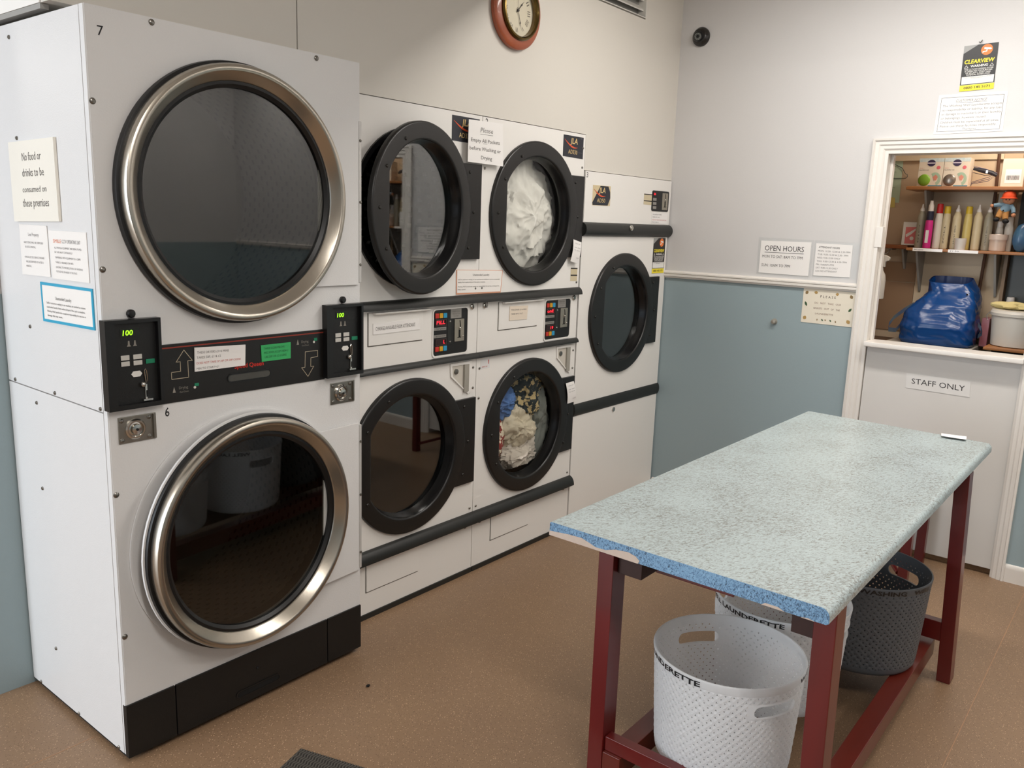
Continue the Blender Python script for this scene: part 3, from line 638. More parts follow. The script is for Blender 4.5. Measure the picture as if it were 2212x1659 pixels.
def console(parent, X, disp):
    q = FQ(-0.0, [(X+0.512, 1.279), (X+0.728, 1.275), (X+0.731, 1.079), (X+0.515, 1.079)])
    x0, x1, z0, z1 = X+0.513, X+0.730, 1.079, 1.277
    pn = obj('coin_console', MB().prism(rbox(x0, x1, z0, z1, 0.014), 'y', -0.0015, 0.004), BLACKM, parent, angle=60)
    r0 = rbox(x0-0.006, x1+0.008, z0-0.008, z1+0.006, 0.018); r1 = rbox(x0, x1, z0, z1, 0.014)
    mb = MB().loops([[(p[0], 0.001, p[1]) for p in r0], [(p[0], -0.004, p[1]) for p in r0], [(p[0], -0.004, p[1]) for p in r1], [(p[0], 0.001, p[1]) for p in r1]], False, False, True, True)
    obj('console_frame', mb, ENAMEL2, pn)
    for vb in (0.075, 0.80):
        for i, u in enumerate((0.045, 0.165, 0.28)):
            mb = MB(); q.slab(mb, 0.001, 0.006, u, vb, u+0.10, vb+0.11); obj('button', mb, BTN[i], pn, 0.002)
    for v0, v1, t, ua, ub in ((0.205, 0.355, disp[0], 0.07, 0.33), (0.635, 0.785, disp[1], None, None)):
        mb = MB(); q.outline(mb, 0.05, v0, 0.37, v1, 0.02, 0.001, 0.005); obj('display_bezel', mb, pm('dark_bezel', '#3a2a28', 0.4), pn)
        mb = MB(); q.slab(mb, 0.001, 0.0025, 0.065, v0+0.015, 0.355, v1-0.015); obj('display', mb, pm('red_display_window', '#2a0d0e', 0.2), pn)
        w = (0.085, 0.335) if len(t) > 2 else (0.335-0.055*len(t), 0.335)
        letters(q, [(t, w[0], w[1], v1-0.04, 0.075, {'bold': 0.012, 'shear': 0.1})], REDLED, pn, n=0.003)
    for v0, v1, t in ((0.385, 0.45, 'TOP DRUM'), (0.545, 0.61, 'BOTTOM DRUM')):
        mb = MB(); q.slab(mb, 0.001, 0.002, 0.02, v0, 0.37, v1); lb = obj('drum_label', mb, GREYLAB, pn)
        letters(q, [(t, 0.07, 0.34, v1-0.018, 0.03)], INK, lb, n=0.0026)
    mb = MB(); q.slab(mb, 0.001, 0.0022, 0.41, 0.22, 0.52, 0.78); obj('cover_strip', mb, pm('dark_strip', '#1e201e', 0.4), pn)
    for v in (0.27, 0.72): screw(q.p(0.475, v, 0.002), 'y', pn, 0.005, m=CHROME)
    mb = MB(); q.slab(mb, 0.001, 0.0022, 0.50, 0.0, 0.82, 0.21); lb = obj('instruction_label', mb, GREYLAB, pn)
    letters(q, [('INSERT COINS', 0.55, 0.77, 0.075, 0.03), ('PRESS BUTTON', 0.55, 0.77, 0.125, 0.03), ('TO START', 0.58, 0.74, 0.175, 0.03)], INKG, lb, n=0.0026)
    coin_plate(q, pn, 0.61, 0.23, 0.90, 0.735)
    return pn
def coin_plate(q, pn, u0, v0, u1, v1):
    mb = MB(); q.slab(mb, 0.001, 0.005, u0, v0, u1, v1); cp = obj('coin_plate', mb, COINST, pn, 0.002)
    du, dv = u1-u0, v1-v0
    mb = MB(); q.poly(mb, [(u0+du*.48, v0+dv*.06), (u0+du*.56, v0+dv*.06), (u0+du*.64, v0+dv*.36), (u0+du*.56, v0+dv*.38)], 0.005, 0.0056)
    q.slab(mb, 0.005, 0.0056, u0+du*.40, v0+dv*.48, u0+du*.58, v0+dv*.82); q.slab(mb, 0.005, 0.0056, u0+du*.28, v0+dv*.81, u0+du*.66, v0+dv*.84)
    obj('coin_slot', mb, GAP, pn, smooth=False)
    mb = MB().ball(q.p(u0+du*.46, v0+dv*.40, 0.008), 0.005, 10, 6); mb.ball(q.p(u0+du*.82, v0+dv*.78, 0.006), 0.004, 8, 6)
    obj('coin_button', mb, CHROME, pn)
def flap(parent, x0, x1, z0, z1, hx0, hx1, name):
    o = obj(name, MB().box(x0, x1, -0.0045, 0.001, z0, z1), ENAMEL2, parent, 0.003)
    obj('lip_handle', MB().prism([(-0.0045, z1-0.010), (-0.020, z1-0.007), (-0.022, z1-0.002), (-0.012, z1+0.001), (-0.0045, z1+0.001)], 'x', hx0, hx1), ENAMEL2, o, 0.001)
    obj('shadow_gap', MB().box(x0-0.004, x0, -0.0008, 0.001, z0-0.003, z1).box(x0, x1, -0.0008, 0.001, z0-0.004, z0), pm('seam_grey', '#6e6a64', 0.7), o)
    return o
def jla_stack(X, label, disp, doorjar, glasses, badge_txt):
    T = thing('stacked_dryer', label, 'dryer', (X+0.4, 0.5, 0))
    xa, xb = X+0.002, X+0.7985
    obj('cabinet', MB().box(xa, xa+0.01, 0.01, 1.0, 0, 2.1).box(xb-0.01, xb, 0.01, 1.0, 0, 2.1).box(xa+0.01, xb-0.01, 0.01, 1.0, 2.09, 2.1).box(xa+0.01, xb-0.01, 0.98, 1.0, 0.0, 2.09), ENAMEL2, T)
    cx = X+(0.398 if doorjar == 0 else 0.382); cu, cl = 1.695, 0.661
    obj('upper_front_panel', MB().plate_hole(xa, xb, 1.330, 2.1015, cx, cu, 0.312, 0.0, 0.01), ENAMEL2, T)
    obj('lower_front_panel', MB().plate_hole(xa, xb, 0.298, 1.046, cx, cl, 0.312, 0.0, 0.01), ENAMEL2, T)
    obj('control_panel', MB().box(xa, xb, 0.0, 0.01, 1.064, 1.305), ENAMEL2, T, 0.001)
    obj('base_panel', MB().box(xa, xb, 0.0, 0.01, 0.021, 0.262), ENAMEL2, T, 0.001)
    obj('backing', MB().box(xa+0.01, xb-0.01, 0.0101, 0.013, 1.04, 1.34).box(xa+0.01, xb-0.01, 0.0101, 0.013, 0.0, 0.31), GAP, T)
    bar_trim(T, X+0.001, X+0.801, 1.298, 1.334, 0.028); bar_trim(T, X+0.001, X+0.800, 1.0435, 1.067, 0.020); bar_trim(T, X+0.001, X+0.803, 0.255, 0.304, 0.034)
    obj('toe_strip', MB().box(xa, xb, -0.006, 0.004, 0.0, 0.024), pm('black_vinyl_trim', '#20211f', 0.42), T, 0.003)
    for i, cz in enumerate((cu, cl)):
        drum(T, cx, cz, 0.36, 0.10, 0.72, i == 0 and doorjar > 0, DRUMDK, 48, 10)
        obj('throat_ring', MB().lathe([(0.318, -0.002), (0.318, -0.012), (0.300, -0.014), (0.296, 0.02), (0.30, 0.10), (0.36, 0.105)], (cx, 0, cz), 'y', 48), RUBBER, T)
        hinge_plate(T, X+0.672, X+0.787, (1.490, 0.460)[i], (1.896, 0.864)[i], 0.0, cx, cz)
        black_door(T, cx, cz, 0.0, cx+0.335, doorjar if i == 0 else 0.0, glasses[i])
        for x, z in ((X+0.022, cz-0.335), (X+0.778, cz-0.335), (X+0.022, cz+0.33), (X+0.778, cz+0.34), (X+0.022, cz+0.19), (X+0.779, cz+0.245)): screw((x, 0.0, z), 'y', T, 0.006)
    for x in (X+0.046, X+0.760):
        mb = MB().lathe([(0.013, 0.0), (0.013, -0.006), (0.010, -0.009), (0.001, -0.0085)], (x, 0, 1.280), 'y', 18, True, True); lk = obj('panel_lock', mb, CHROME, T)
        obj('slot', MB().box(x-0.002, x+0.002, -0.0098, -0.0088, 1.272, 1.288), GAP, lk)
    for x in (X+0.05, X+0.745): 
        obj('bolt_head', MB().cyl((x, 0, 0.243), 'y', 0.010, -0.006, 0.0, 10), SCREW, T)
    flap(T, X+0.148, X+0.448, 1.158, 1.289, X+0.170, X+0.478, 'hatch_flap'); flap(T, X+0.138, X+0.440, 0.120, 0.250, X+0.155, X+0.468, 'lint_flap')
    console(T, X, disp)
    # recessed door pull, a cut-off pocket with lock
    po = [(X+0.622, 1.034), (X+0.764, 1.034), (X+0.764, 0.889), (X+0.742, 0.883), (X+0.628, 0.974)]
    pi = [(X+0.632, 1.022), (X+0.742, 1.022), (X+0.742, 0.896), (X+0.737, 0.893), (X+0.637, 0.976)]
    hp = obj('door_pull', MB().loops([[(a, 0.0, b) for a, b in po], [(a, -0.006, b) for a, b in po], [(a, -0.006, b) for a, b in pi], [(a, -0.0008, b) for a, b in pi]], False, False), ENAMEL2, T, smooth=False)
    obj('pull_floor', MB().prism(pi, 'y', -0.0012, -0.0003), pm('pull_shade', '#c9c3b8', 0.4), hp, smooth=False)
    obj('pull_wall', MB().box(X+0.712, X+0.742, -0.010, -0.001, 0.896, 1.022), pm('pull_grey', '#9d998f', 0.35), hp)
    obj('pull_lock', MB().lathe([(0.012, -0.001), (0.012, -0.007), (0.001, -0.008)], (X+0.662, 0, 0.995), 'y', 16, True, True), SCREW, hp)
    badge(T, FQ(0.0, [(X+0.606, 2.086), (X+0.780, 2.086), (X+0.780, 1.981), (X+0.606, 1.984)]), badge_txt)
    return T
TB = jla_stack(-0.8, 'white stacked dryer with black round doors, the upper one ajar, both drums empty', ('FILL', 'L'), R(9.3), (GLASSG, GLASSG), 'AD330')
TC = jla_stack(0.0, 'white stacked dryer with black round doors, laundry turning behind both windows', ('onE', '19'), 0.0, (GLASSC, GLASSC), 'AD330')
q = FQ(0.0, [(0.052, 1.300), (0.070, 1.300), (0.070, 1.265), (0.052, 1.265)]); letters(q, [('4', 0.0, 1.0, 0.9, 0.8)], PEN, TC, name='number_print', n=0.0006)
q = FQ(0.0, [(0.020, 2.100), (0.036, 2.100), (0.036, 2.066), (0.020, 2.066)]); letters(q, [('2', 0.0, 1.0, 0.95, 0.85)], PEN, TC, name='number_print', n=0.0006)
# small stickers on the second stack
mb = MB(); q = FQ(0.0, [(0.722, 1.436), (0.782, 1.434), (0.782, 1.366), (0.722, 1.368)]); q.slab(mb, 0, 0.0008); st = obj('rating_sticker', mb, pm('beige_sticker', '#cdbf9f', 0.5), TC)
mb = MB(); q.slab(mb, 0.0008, 0.0012, 0, 0, 1, 0.1); q.slab(mb, 0.0008, 0.0012, 0, 0.52, 1, 0.62); obj('sticker_band', mb, INK, st)
mb = MB(); q = FQ(0.0, [(0.03, 1.030), (0.095, 1.030), (0.095, 0.985), (0.03, 0.985)]); q.slab(mb, 0, 0.0008); st = obj('small_sticker', mb, ENAMEL, TC)
letters(q, [('!', 0.80, 0.92, 0.5, 0.38, {'bold': 0.05}), ('INSPECTED', 0.15, 0.75, 0.85, 0.14)], REDINK, st, n=0.0012)

# ------------------------------------------------------------------ laundry behind the glass
def crumple(name, label, cat, m, c, size, seed, amp=0.25, freq=3.0, group=None, res=48, crease=0.5):
    mb = MB(); n = res; off = Vector((seed*7.3, seed*3.1, seed*1.7)); L = []
    for i in range(n//2+1):
        t = PI*i/(n//2); l = []
        for j in range(n):
            a = 2*PI*j/n; d = Vector((math.sin(t)*math.cos(a), math.cos(t), math.sin(t)*math.sin(a)))
            if i in (0, n//2): d = Vector((0, math.cos(t), 0))+Vector((math.cos(a), 0, math.sin(a)))*0.01
            r = 1+amp*noise.noise(d*1.3+off)*1.6
            rd = 0.0; f = freq; g = 1.0
            for k in range(4): rd += g*(1-2*abs(noise.noise(d*f+off*(k+1)))); f *= 1.9; g *= 0.5
            r += crease*0.16*rd
            l.append((c[0]+d.x*size[0]*r, c[1]+d.y*size[1]*r, c[2]+d.z*size[2]*r))
        L.append(l)
    mb.loops(L, True, True)
    o = obj(name, mb, m, weighted=False); o.data.shade_smooth()
    return tag(o, label, cat, group)
SHEET = pm('white_cotton', '#f2f0ea', 0.85, bump=0.2, bscale=90)
crumple('laundry_sheet', 'white crumpled bed sheets filling the upper window of the second black-doored stack', 'laundry', SHEET, (0.445, 0.200, 1.690), (0.268, 0.140, 0.272), 3, 0.12, 2.3, crease=0.8, res=180)
DENIM = pm('light_blue_denim', '#6690d4', 0.85, var=0.45, vscale=30)
FLORAL = pm('dark_floral_print', '#22292b', 0.85, var=1, vscale=32, color2='#c9b484', hard=0.53)
REDPRT = pm('red_print_cotton', '#93342e', 0.85, var=1, vscale=40, color2='#e6dac4', hard=0.52)
CREAM = pm('cream_towel', '#d8cdb6', 0.9, bump=0.3, bscale=150)
GREYTX = pm('grey_green_cloth', '#8b908a', 0.85, var=0.4, vscale=12)
crumple('laundry_garment', 'light blue denim garment at the top left of the lower laundry window', 'laundry', DENIM, (0.300, 0.130, 0.775), (0.120, 0.070, 0.080), 11, 0.25, 3.6, crease=0.9, res=80)
crumple('laundry_garment', 'dark floral garment at the top of the lower laundry window', 'laundry', FLORAL, (0.520, 0.135, 0.790), (0.125, 0.080, 0.115), 12, 0.25, 3.6, crease=0.9, res=80)
crumple('laundry_garment', 'red and cream printed cloth at the left edge of the lower laundry window', 'laundry', REDPRT, (0.235, 0.125, 0.610), (0.075, 0.07, 0.125), 13, 0.25, 3.6, crease=0.9, res=80)
crumple('laundry_garment', 'cream towel in the middle of the lower laundry window', 'laundry', CREAM, (0.430, 0.130, 0.630), (0.125, 0.080, 0.110), 14, 0.3, 3.2, res=90, crease=1.0)
crumple('laundry_garment', 'grey green cloth at the right of the lower laundry window', 'laundry', GREYTX, (0.615, 0.14, 0.66), (0.095, 0.08, 0.19), 15, 0.25, 3.6, crease=0.9, res=80)
crumple('laundry_garment', 'pale towel at the bottom of the lower laundry window', 'laundry', pm('pale_towel', '#cfc6bb', 0.9, bump=0.3, bscale=150), (0.46, 0.135, 0.490), (0.15, 0.080, 0.075), 16, 0.3, 3.2, res=90, crease=1.0)

# ------------------------------------------------------------------ single dryer in the corner
D = thing('tumble_dryer', 'white single tumble dryer with one black round door, in the corner by the back wall', 'dryer', (1.27, 0.5, 0))
dx0, dx1 = 0.806, 1.722
obj('cabinet', MB().box(dx0, dx0+0.01, 0.004, 1.0, 0, 1.925).box(dx1-0.01, dx1, 0.004, 1.0, 0, 1.925).box(dx0+0.01, dx1-0.01, 0.004, 1.0, 1.915, 1.925).box(dx0+0.01, dx1-0.01, 0.98, 1.0, 0, 1.915), ENAMEL2, D)
obj('header_panel', MB().box(dx0, dx1, -0.008, 0.004, 1.668, 1.926), ENAMEL2, D, 0.003)
dcx, dcz = 1.240, 1.168
obj('front_panel', MB().plate_hole(dx0, dx1, 0.700, 1.598, dcx, dcz, 0.312, -0.003, 0.006), ENAMEL2, D)
obj('base_panel', MB().box(dx0, dx1, -0.004, 0.006, 0.0, 0.634), ENAMEL2, D, 0.003)
obj('backing', MB().box(dx0+0.01, dx1-0.01, 0.0062, 0.01, 1.55, 1.72).box(dx0+0.01, dx1-0.01, 0.0062, 0.01, 0.6, 0.75), GAP, D)
def half_round(x0, x1, z0, z1, out):
    n = 12; zc = (z0+z1)/2; h = (z1-z0)/2; pts = []
    for i in range(n+1):
        t = -PI/2+PI*i/n; pts.append((-out*math.cos(t), zc+h*math.sin(t)))
    pts = [(0.006, z0)]+pts+[(0.006, z1)]
    return obj('trim_bar', MB().loops([[(x, p[0], p[1]) for p in pts] for x in (x0, x1)]), pm('black_vinyl_trim', '#20211f', 0.42), D, angle=60)
b1 = half_round(0.800, 1.728, 1.596, 1.669, 0.034); b2 = half_round(0.803, 1.728, 0.632, 0.702, 0.016)
mb = MB().lathe([(0.016, -0.033), (0.016, -0.039), (0.011, -0.043), (0.001, -0.042)], (1.242, 0, 1.645), 'y', 18, True, True); obj('panel_lock', mb, CHROME, b1)
obj('panel_lock', MB().lathe([(0.013, -0.004), (0.013, -0.009), (0.001, -0.010)], (1.215, 0, 0.612), 'y', 18, True, True), CHROME, D)
drum(D, dcx, dcz, 0.36, 0.10, 0.72, False, DRUMDK)
obj('throat_ring', MB().lathe([(0.318, -0.004), (0.318, -0.012), (0.300, -0.014), (0.296, 0.02), (0.30, 0.10), (0.36, 0.105)], (dcx, 0, dcz), 'y', 48), RUBBER, D)
hinge_plate(D, 1.53, 1.634, 0.968, 1.366, -0.003, dcx+0.0, dcz)
black_door(D, dcx, dcz, -0.003, dcx+0.335, 0.0, GLASSG, ch=0.205)
q = FQ(-0.008, [(1.494, 1.862), (1.692, 1.862), (1.696, 1.746), (1.500, 1.747)])
mb = MB().prism(rbox(1.496, 1.694, 1.746, 1.863, 0.012), 'y', -0.011, -0.007); pn = obj('coin_console', mb, BLACKM, D, angle=60)
coin_plate(q, pn, 0.60, 0.08, 0.93, 0.92)
for i, v in enumerate((0.36, 0.56, 0.76)):
    mb = MB(); q.slab(mb, 0.003, 0.006, 0.03, v, 0.23, v+0.14); obj('button', mb, GREYLAB, pn, 0.001)
mb = MB(); q.slab(mb, 0.003, 0.0045, 0.05, 0.08, 0.20, 0.24); obj('display', mb, pm('red_display_window', '#2a0d0e', 0.2), pn)
letters(q, [('50', 0.07, 0.18, 0.22, 0.10, {'bold': 0.01})], REDLED, pn, n=0.005)
badge(D, FQ(-0.008, [(0.876, 1.860), (1.048, 1.861), (1.050, 1.758), (0.876, 1.756)]), 'AD50', True)
mb = MB(); q = FQ(-0.008, [(1.405, 1.840), (1.494, 1.840), (1.494, 1.778), (1.405, 1.780)]); q.slab(mb, 0, 0.0008); st = obj('rating_sticker', mb, pm('beige_sticker', '#cdbf9f', 0.5), D)
mb = MB(); q.slab(mb, 0.0008, 0.0012, 0, 0, 1, 0.09); q.slab(mb, 0.0008, 0.0012, 0, 0.6, 1, 0.69); obj('sticker_band', mb, INK, st)
q = FQ(-0.008, [(0.812, 1.924), (0.826, 1.924), (0.826, 1.893), (0.812, 1.893)]); letters(q, [('3', 0.0, 1.0, 0.95, 0.85)], PEN, D, name='number_print', n=0.0006)
o = notice(FQ(-0.008, [(1.505, 1.738), (1.690, 1.738), (1.692, 1.673), (1.505, 1.676)]), 'small paper price notice under the coin console of the corner dryer', PAPER,
           [('THIS DRYER £1=8 MINS', 0.06, 0.62, 0.22, 0.10), ('TAKES 50P, £1 & £2', 0.06, 0.52, 0.46, 0.10), ('MIN TO START=£1', 0.05, 0.46, 0.92, 0.09)], INKG)
letters(FQ(-0.008, [(1.505, 1.738), (1.690, 1.738), (1.692, 1.673), (1.505, 1.676)]), [('DOES NOT TAKE 5P,10P OR 20P COINS', 0.05, 0.95, 0.70, 0.08)], REDINK, o, n=0.0024)

# ------------------------------------------------------------------ CCTV warning stickers
def cctv_sign(q, label, group=None):
    mb = MB(); q.slab(mb, 0.0002, 0.0022); o = tag(obj('warning_sign', mb, pm('white_sign', '#e9e7e2', 0.3)), label, 'sign', group)
    mb = MB(); q.slab(mb, 0.0022, 0.0027, 0.0, 0.0, 1.0, 0.865); obj('black_field', mb, pm('black_print', '#1d1a19', 0.35), o, smooth=False)
    mb = MB(); q.slab(mb, 0.0022, 0.0028, 0.0, 0.87, 1.0, 1.0); obj('yellow_band', mb, pm('yellow_print', '#f0dc2c', 0.4), o, smooth=False)
    mb = MB(); q.slab(mb, 0.0027, 0.0031, 0.03, 0.685, 0.97, 0.85); obj('white_field', mb, MATS['white_sign'], o, smooth=False)
    mb = MB(); q.poly(mb, [(0, 0), (0.42, 0), (0, 0.17)], 0.0027, 0.0031); obj('grey_corner', mb, pm('silver_print', '#9a9a98', 0.4), o, smooth=False)
    mb = MB(); q.disc(mb, 0.68, 0.13, 0.17, 0.0031, 0.0035, 24); obj('emblem_disc', mb, pm('orange_emblem', '#ec7a2c', 0.4), o, smooth=False)
    mb = MB(); q.poly(mb, [(0.60, 0.075), (0.80, 0.095), (0.82, 0.13), (0.78, 0.135), (0.60, 0.115)], 0.0035, 0.0039)
    q.poly(mb, [(0.67, 0.12), (0.70, 0.12), (0.69, 0.175), (0.60, 0.18), (0.56, 0.20), (0.56, 0.16), (0.66, 0.155)], 0.0035, 0.0039); obj('emblem_camera', mb, MATS['white_sign'], o, smooth=False)
    letters(q, [('CLEARVIEW', 0.06, 0.94, 0.40, 0.085, {'shear': 0.1, 'bold': 0.03})], pm('yellow_letter', '#f4e22a', 0.4), o, n=0.0032)
    letters(q, [('WARNING', 0.25, 0.76, 0.485, 0.05, {'bold': 0.025}), ('THIS CCTV RECORDING SYSTEM', 0.08, 0.92, 0.545, 0.03, {'bold': 0.01}), ('IS OPERATED FOR PURPOSES', 0.10, 0.90, 0.585, 0.03, {'bold': 0.01}), ('OF SECURITY, SAFETY AND', 0.13, 0.86, 0.625, 0.03, {'bold': 0.01}), ('POTENTIAL PROSECUTION', 0.16, 0.84, 0.665, 0.03, {'bold': 0.01})], MATS['white_sign'], o, n=0.0032)
    mb = MB()
    for u in (0.13, 0.87):
        a = [(u, 0.43), (u+0.065, 0.495), (u-0.065, 0.495)]
        for i in range(3):
            p0 = Vector(a[i]); p1 = Vector(a[(i+1) % 3]); c = Vector((u, 0.472)); q.poly(mb, [p0[:], p1[:], (p1*.7+c*.3)[:], (p0*.7+c*.3)[:]], 0.0027, 0.0031)
    obj('triangle_print', mb, MATS['white_sign'], o, smooth=False)
    letters(q, [('0800 145 5171', 0.12, 0.88, 0.955, 0.05, {'bold': 0.015}), ('THIS SCHEME IS CONTROLLED BY', 0.10, 0.90, 0.715, 0.016), ('FOR FURTHER INFORMATION', 0.30, 0.62, 0.735, 0.014)], INK, o, n=0.0034)
    return o
cctv_sign(FQ(-0.003, [(1.556, 1.592), (1.698, 1.592), (1.700, 1.385), (1.556, 1.385)]), 'black and yellow CCTV warning sticker on the corner dryer, right above its door')

# ------------------------------------------------------------------ paper on the black-doored stacks
q = Quad((-0.12, -0.026, 2.075), (0.104, -0.026, 2.081), (0.116, -0.026, 1.899), (-0.121, -0.026, 1.902))
o = notice(q, 'white notice reading Please Empty All Pockets before Washing or Drying, between two dryers', PAPER,
       [('Empty All Pockets', 0.07, 0.90, 0.505, 0.085, {'bold': 0.008}), ('before Washing or', 0.04, 0.93, 0.70, 0.085, {'bold': 0.008}), ('Drying', 0.36, 0.67, 0.90, 0.085, {'bold': 0.008}), ('Please', 0.33, 0.70, 0.27, 0.115, {'shear': 0.2})], INKG)
mb = MB(); q.slab(mb, 0.0019, 0.0023, 0.33, 0.31, 0.70, 0.318); q.slab(mb, 0.0019, 0.0023, 0.415, 0.525, 0.53, 0.533); obj('underline', mb, INKG, o, smooth=False)
q = FQ(-0.001, [(-0.150, 1.446), (0.168, 1.436), (0.157, 1.333), (-0.148, 1.338)])
o = notice(q, 'Unattended Laundry notice with a pinkish orange edge, across the joint of two dryers', pm('pink_card', '#d79a7a', 0.5),
       [('Unattended Laundry', 0.33, 0.70, 0.22, 0.08)], INKG, 0.001)
mb = MB(); q.slab(mb, 0.0013, 0.002, 0.015, 0.02, 0.985, 0.94); obj('white_sheet', mb, PAPERC, o)
letters(q, [('Unattended Laundry', 0.34, 0.70, 0.24, 0.08, {'bold': 0.01}), ('Staff or customers waiting to use machines are entitled to remove unattended', 0.03, 0.94, 0.42, 0.055), ('laundry from washers/dryers if the cycle is complete.', 0.03, 0.62, 0.53, 0.055), ('Washing Well Launderette accepts no responsibility for any loss or damage this', 0.03, 0.94, 0.71, 0.055), ('may cause.', 0.03, 0.20, 0.82, 0.055)], INKG, o, n=0.0024)
notice(FQ(-0.005, [(-0.632, 1.246), (-0.377, 1.249), (-0.372, 1.204), (-0.631, 1.202)]), 'white strip reading CHANGE AVAILABLE FROM ATTENDANT on a dryer control panel', PAPER,
       [('CHANGE AVAILABLE FROM ATTENDANT', 0.05, 0.90, 0.66, 0.34)], INKG)
o = notice(FQ(-0.005, [(0.224, 1.266), (0.365, 1.262), (0.359, 1.196), (0.222, 1.198)]), 'small cream price label on the flap of the laundry-filled dryer stack', pm('cream_label', '#e3d5c3', 0.5),
       [('THIS DRYER £1=6 MINS', 0.08, 0.92, 0.32, 0.11), ('TAKES 50P £1 & £2', 0.08, 0.72, 0.60, 0.11)], INKG)
for (a, lab) in (([(0.702, -0.021, 1.581), (0.775, -0.021, 1.566), (0.751, -0.021, 1.458), (0.684, -0.021, 1.471)], 'white till receipt tucked on the upper black hinge plate of the laundry-filled dryer'),
                 ([(0.696, -0.021, 0.835), (0.768, -0.021, 0.838), (0.801, -0.021, 0.724), (0.719, -0.021, 0.722)], 'white till receipt tucked on the lower black hinge plate of the laundry-filled dryer')):
    q = Quad(*a); mb = MB(); n = 6
    L = []
    for i in range(n+1):
        v = i/n; b = 0.006*math.sin(v*PI); L.append([q.p(0, v, b), q.p(1, v, b), q.p(1, v, b+0.0008), q.p(0, v, b+0.0008)])
    mb.loops(L); o = tag(obj('receipt', mb, PAPER), lab, 'receipt')
    letters(q, [('ticket 24', 0.15, 0.75, 0.16, 0.05), ('wash  £5.00', 0.15, 0.85, 0.34, 0.05), ('dry  £2.00', 0.15, 0.85, 0.46, 0.05), ('paid', 0.55, 0.85, 0.80, 0.06)], INKL, o, n=0.0085)

# ------------------------------------------------------------------ wall clock
cc = (0.190, 0.0, 2.567)
K = thing('wall_clock', 'round wooden wall clock with a brass bezel and Roman numerals', 'clock', (cc[0], 0, cc[2]-0.16))
CLW = pm('clock_wood', '#b0582c', 0.4, var=0.3, vscale=14, color2='#8a3c1c', coat=0.4)
obj('case', MB().lathe([(0.157, -0.0005), (0.162, -0.006), (0.162, -0.022), (0.156, -0.028), (0.146, -0.030), (0.130, -0.036), (0.118, -0.036), (0.118, -0.010), (0.001, -0.010)], cc, 'y', 72, True, True), CLW, K)
obj('bezel', MB().lathe([(0.126, -0.034), (0.127, -0.042), (0.122, -0.050), (0.116, -0.052), (0.110, -0.046), (0.108, -0.016), (0.118, -0.016)], cc, 'y', 72, wrap=True), pm('antique_brass', '#6b5832', 0.25, 1.0), K)
obj('dial', MB().cyl(cc, 'y', 0.110, -0.020, -0.0105, 64), pm('clock_dial', '#e8dfca', 0.5), K)
mb = MB()
for i, t in enumerate(['XII', 'I', 'II', 'III', 'IIII', 'V', 'VI', 'VII', 'VIII', 'IX', 'X', 'XI']):
    a = R(90-30*i); rad = Vector((math.cos(a), math.sin(a))); tan = Vector((math.sin(a), -math.cos(a)))
    vs, fs = glyphs(t); x0 = min(v[0] for v in vs); x1 = max(v[0] for v in vs); h = 0.020; w = min(0.006*len(t)+0.004, 0.024)
    mb.add([(cc[0]+rad.x*(0.070+v[1]/CAP*h)+tan.x*((v[0]-x0)/(x1-x0)-0.5)*w, -0.0206, cc[2]+rad.y*(0.070+v[1]/CAP*h)+tan.y*((v[0]-x0)/(x1-x0)-0.5)*w) for v in vs], fs)
obj('numerals', mb, pm('clock_ink', '#6b625a', 0.6), K, smooth=False)
HANDM = pm('clock_hand', '#3f3833', 0.5)
def hand(ang, l, w, y, name, m=HANDM):
    a = R(90-ang); d = Vector((math.cos(a), math.sin(a))); t = Vector((-d.y, d.x)); c = Vector((cc[0], cc[2]))
    pts = [c-d*0.012+t*w*.6, c+d*l*0.55+t*w*.6, c+d*l*0.62+t*w*1.6, c+d*l*0.70+t*w*.5, c+d*l, c+d*l*0.70-t*w*.5, c+d*l*0.62-t*w*1.6, c+d*l*0.55-t*w*.6, c-d*0.012-t*w*.6]
    obj(name, MB().prism([p[:] for p in pts], 'y', y-0.0008, y), m, K, smooth=False)
hand(44, 0.060, 0.0028, -0.0225, 'hour_hand'); hand(161, 0.083, 0.0022, -0.024, 'minute_hand'); hand(356, 0.078, 0.0006, -0.0255, 'second_hand', INKL)
obj('hub', MB().cyl(cc, 'y', 0.006, -0.027, -0.020, 14), HANDM, K)
obj('glass', MB().cyl(cc, 'y', 0.109, -0.0405, -0.0395, 48), pane_mat('clock_glass', (0.97, 0.97, 0.96, 1), 1.4, 0.6), K)

# ------------------------------------------------------------------ wall vent
V = thing('wall_vent', 'white louvred air vent high on the wall above the corner dryer', 'vent', (1.06, 0.02, 2.755))
vx0, vx1, vz0, vz1 = 0.803, 1.3125, 2.757, 3.04
VM = pm('vent_white', '#d8d5ce', 0.45)
obj('frame', MB().box(vx0, vx1, -0.004, 0.045, vz0, vz0+0.004).box(vx0, vx1, -0.006, 0.045, vz1-0.012, vz1).box(vx0, vx0+0.012, -0.004, 0.045, vz0+0.004, vz1-0.012).box(vx1-0.005, vx1, -0.004, 0.045, vz0+0.004, vz1-0.012), VM, V)
obj('backing', MB().box(vx0, vx1, 0.044, 0.047, vz0, vz1), pm('vent_grey', '#86847f', 0.6), V)
for i in range(5):
    z = vz0+0.036+i*0.050; obj('louvre', MB().prism([(0.012, z), (0.040, z+0.030), (0.041, z+0.034), (0.010, z+0.006)], 'x', vx0+0.012, vx1-0.005), VM, V, smooth=False)

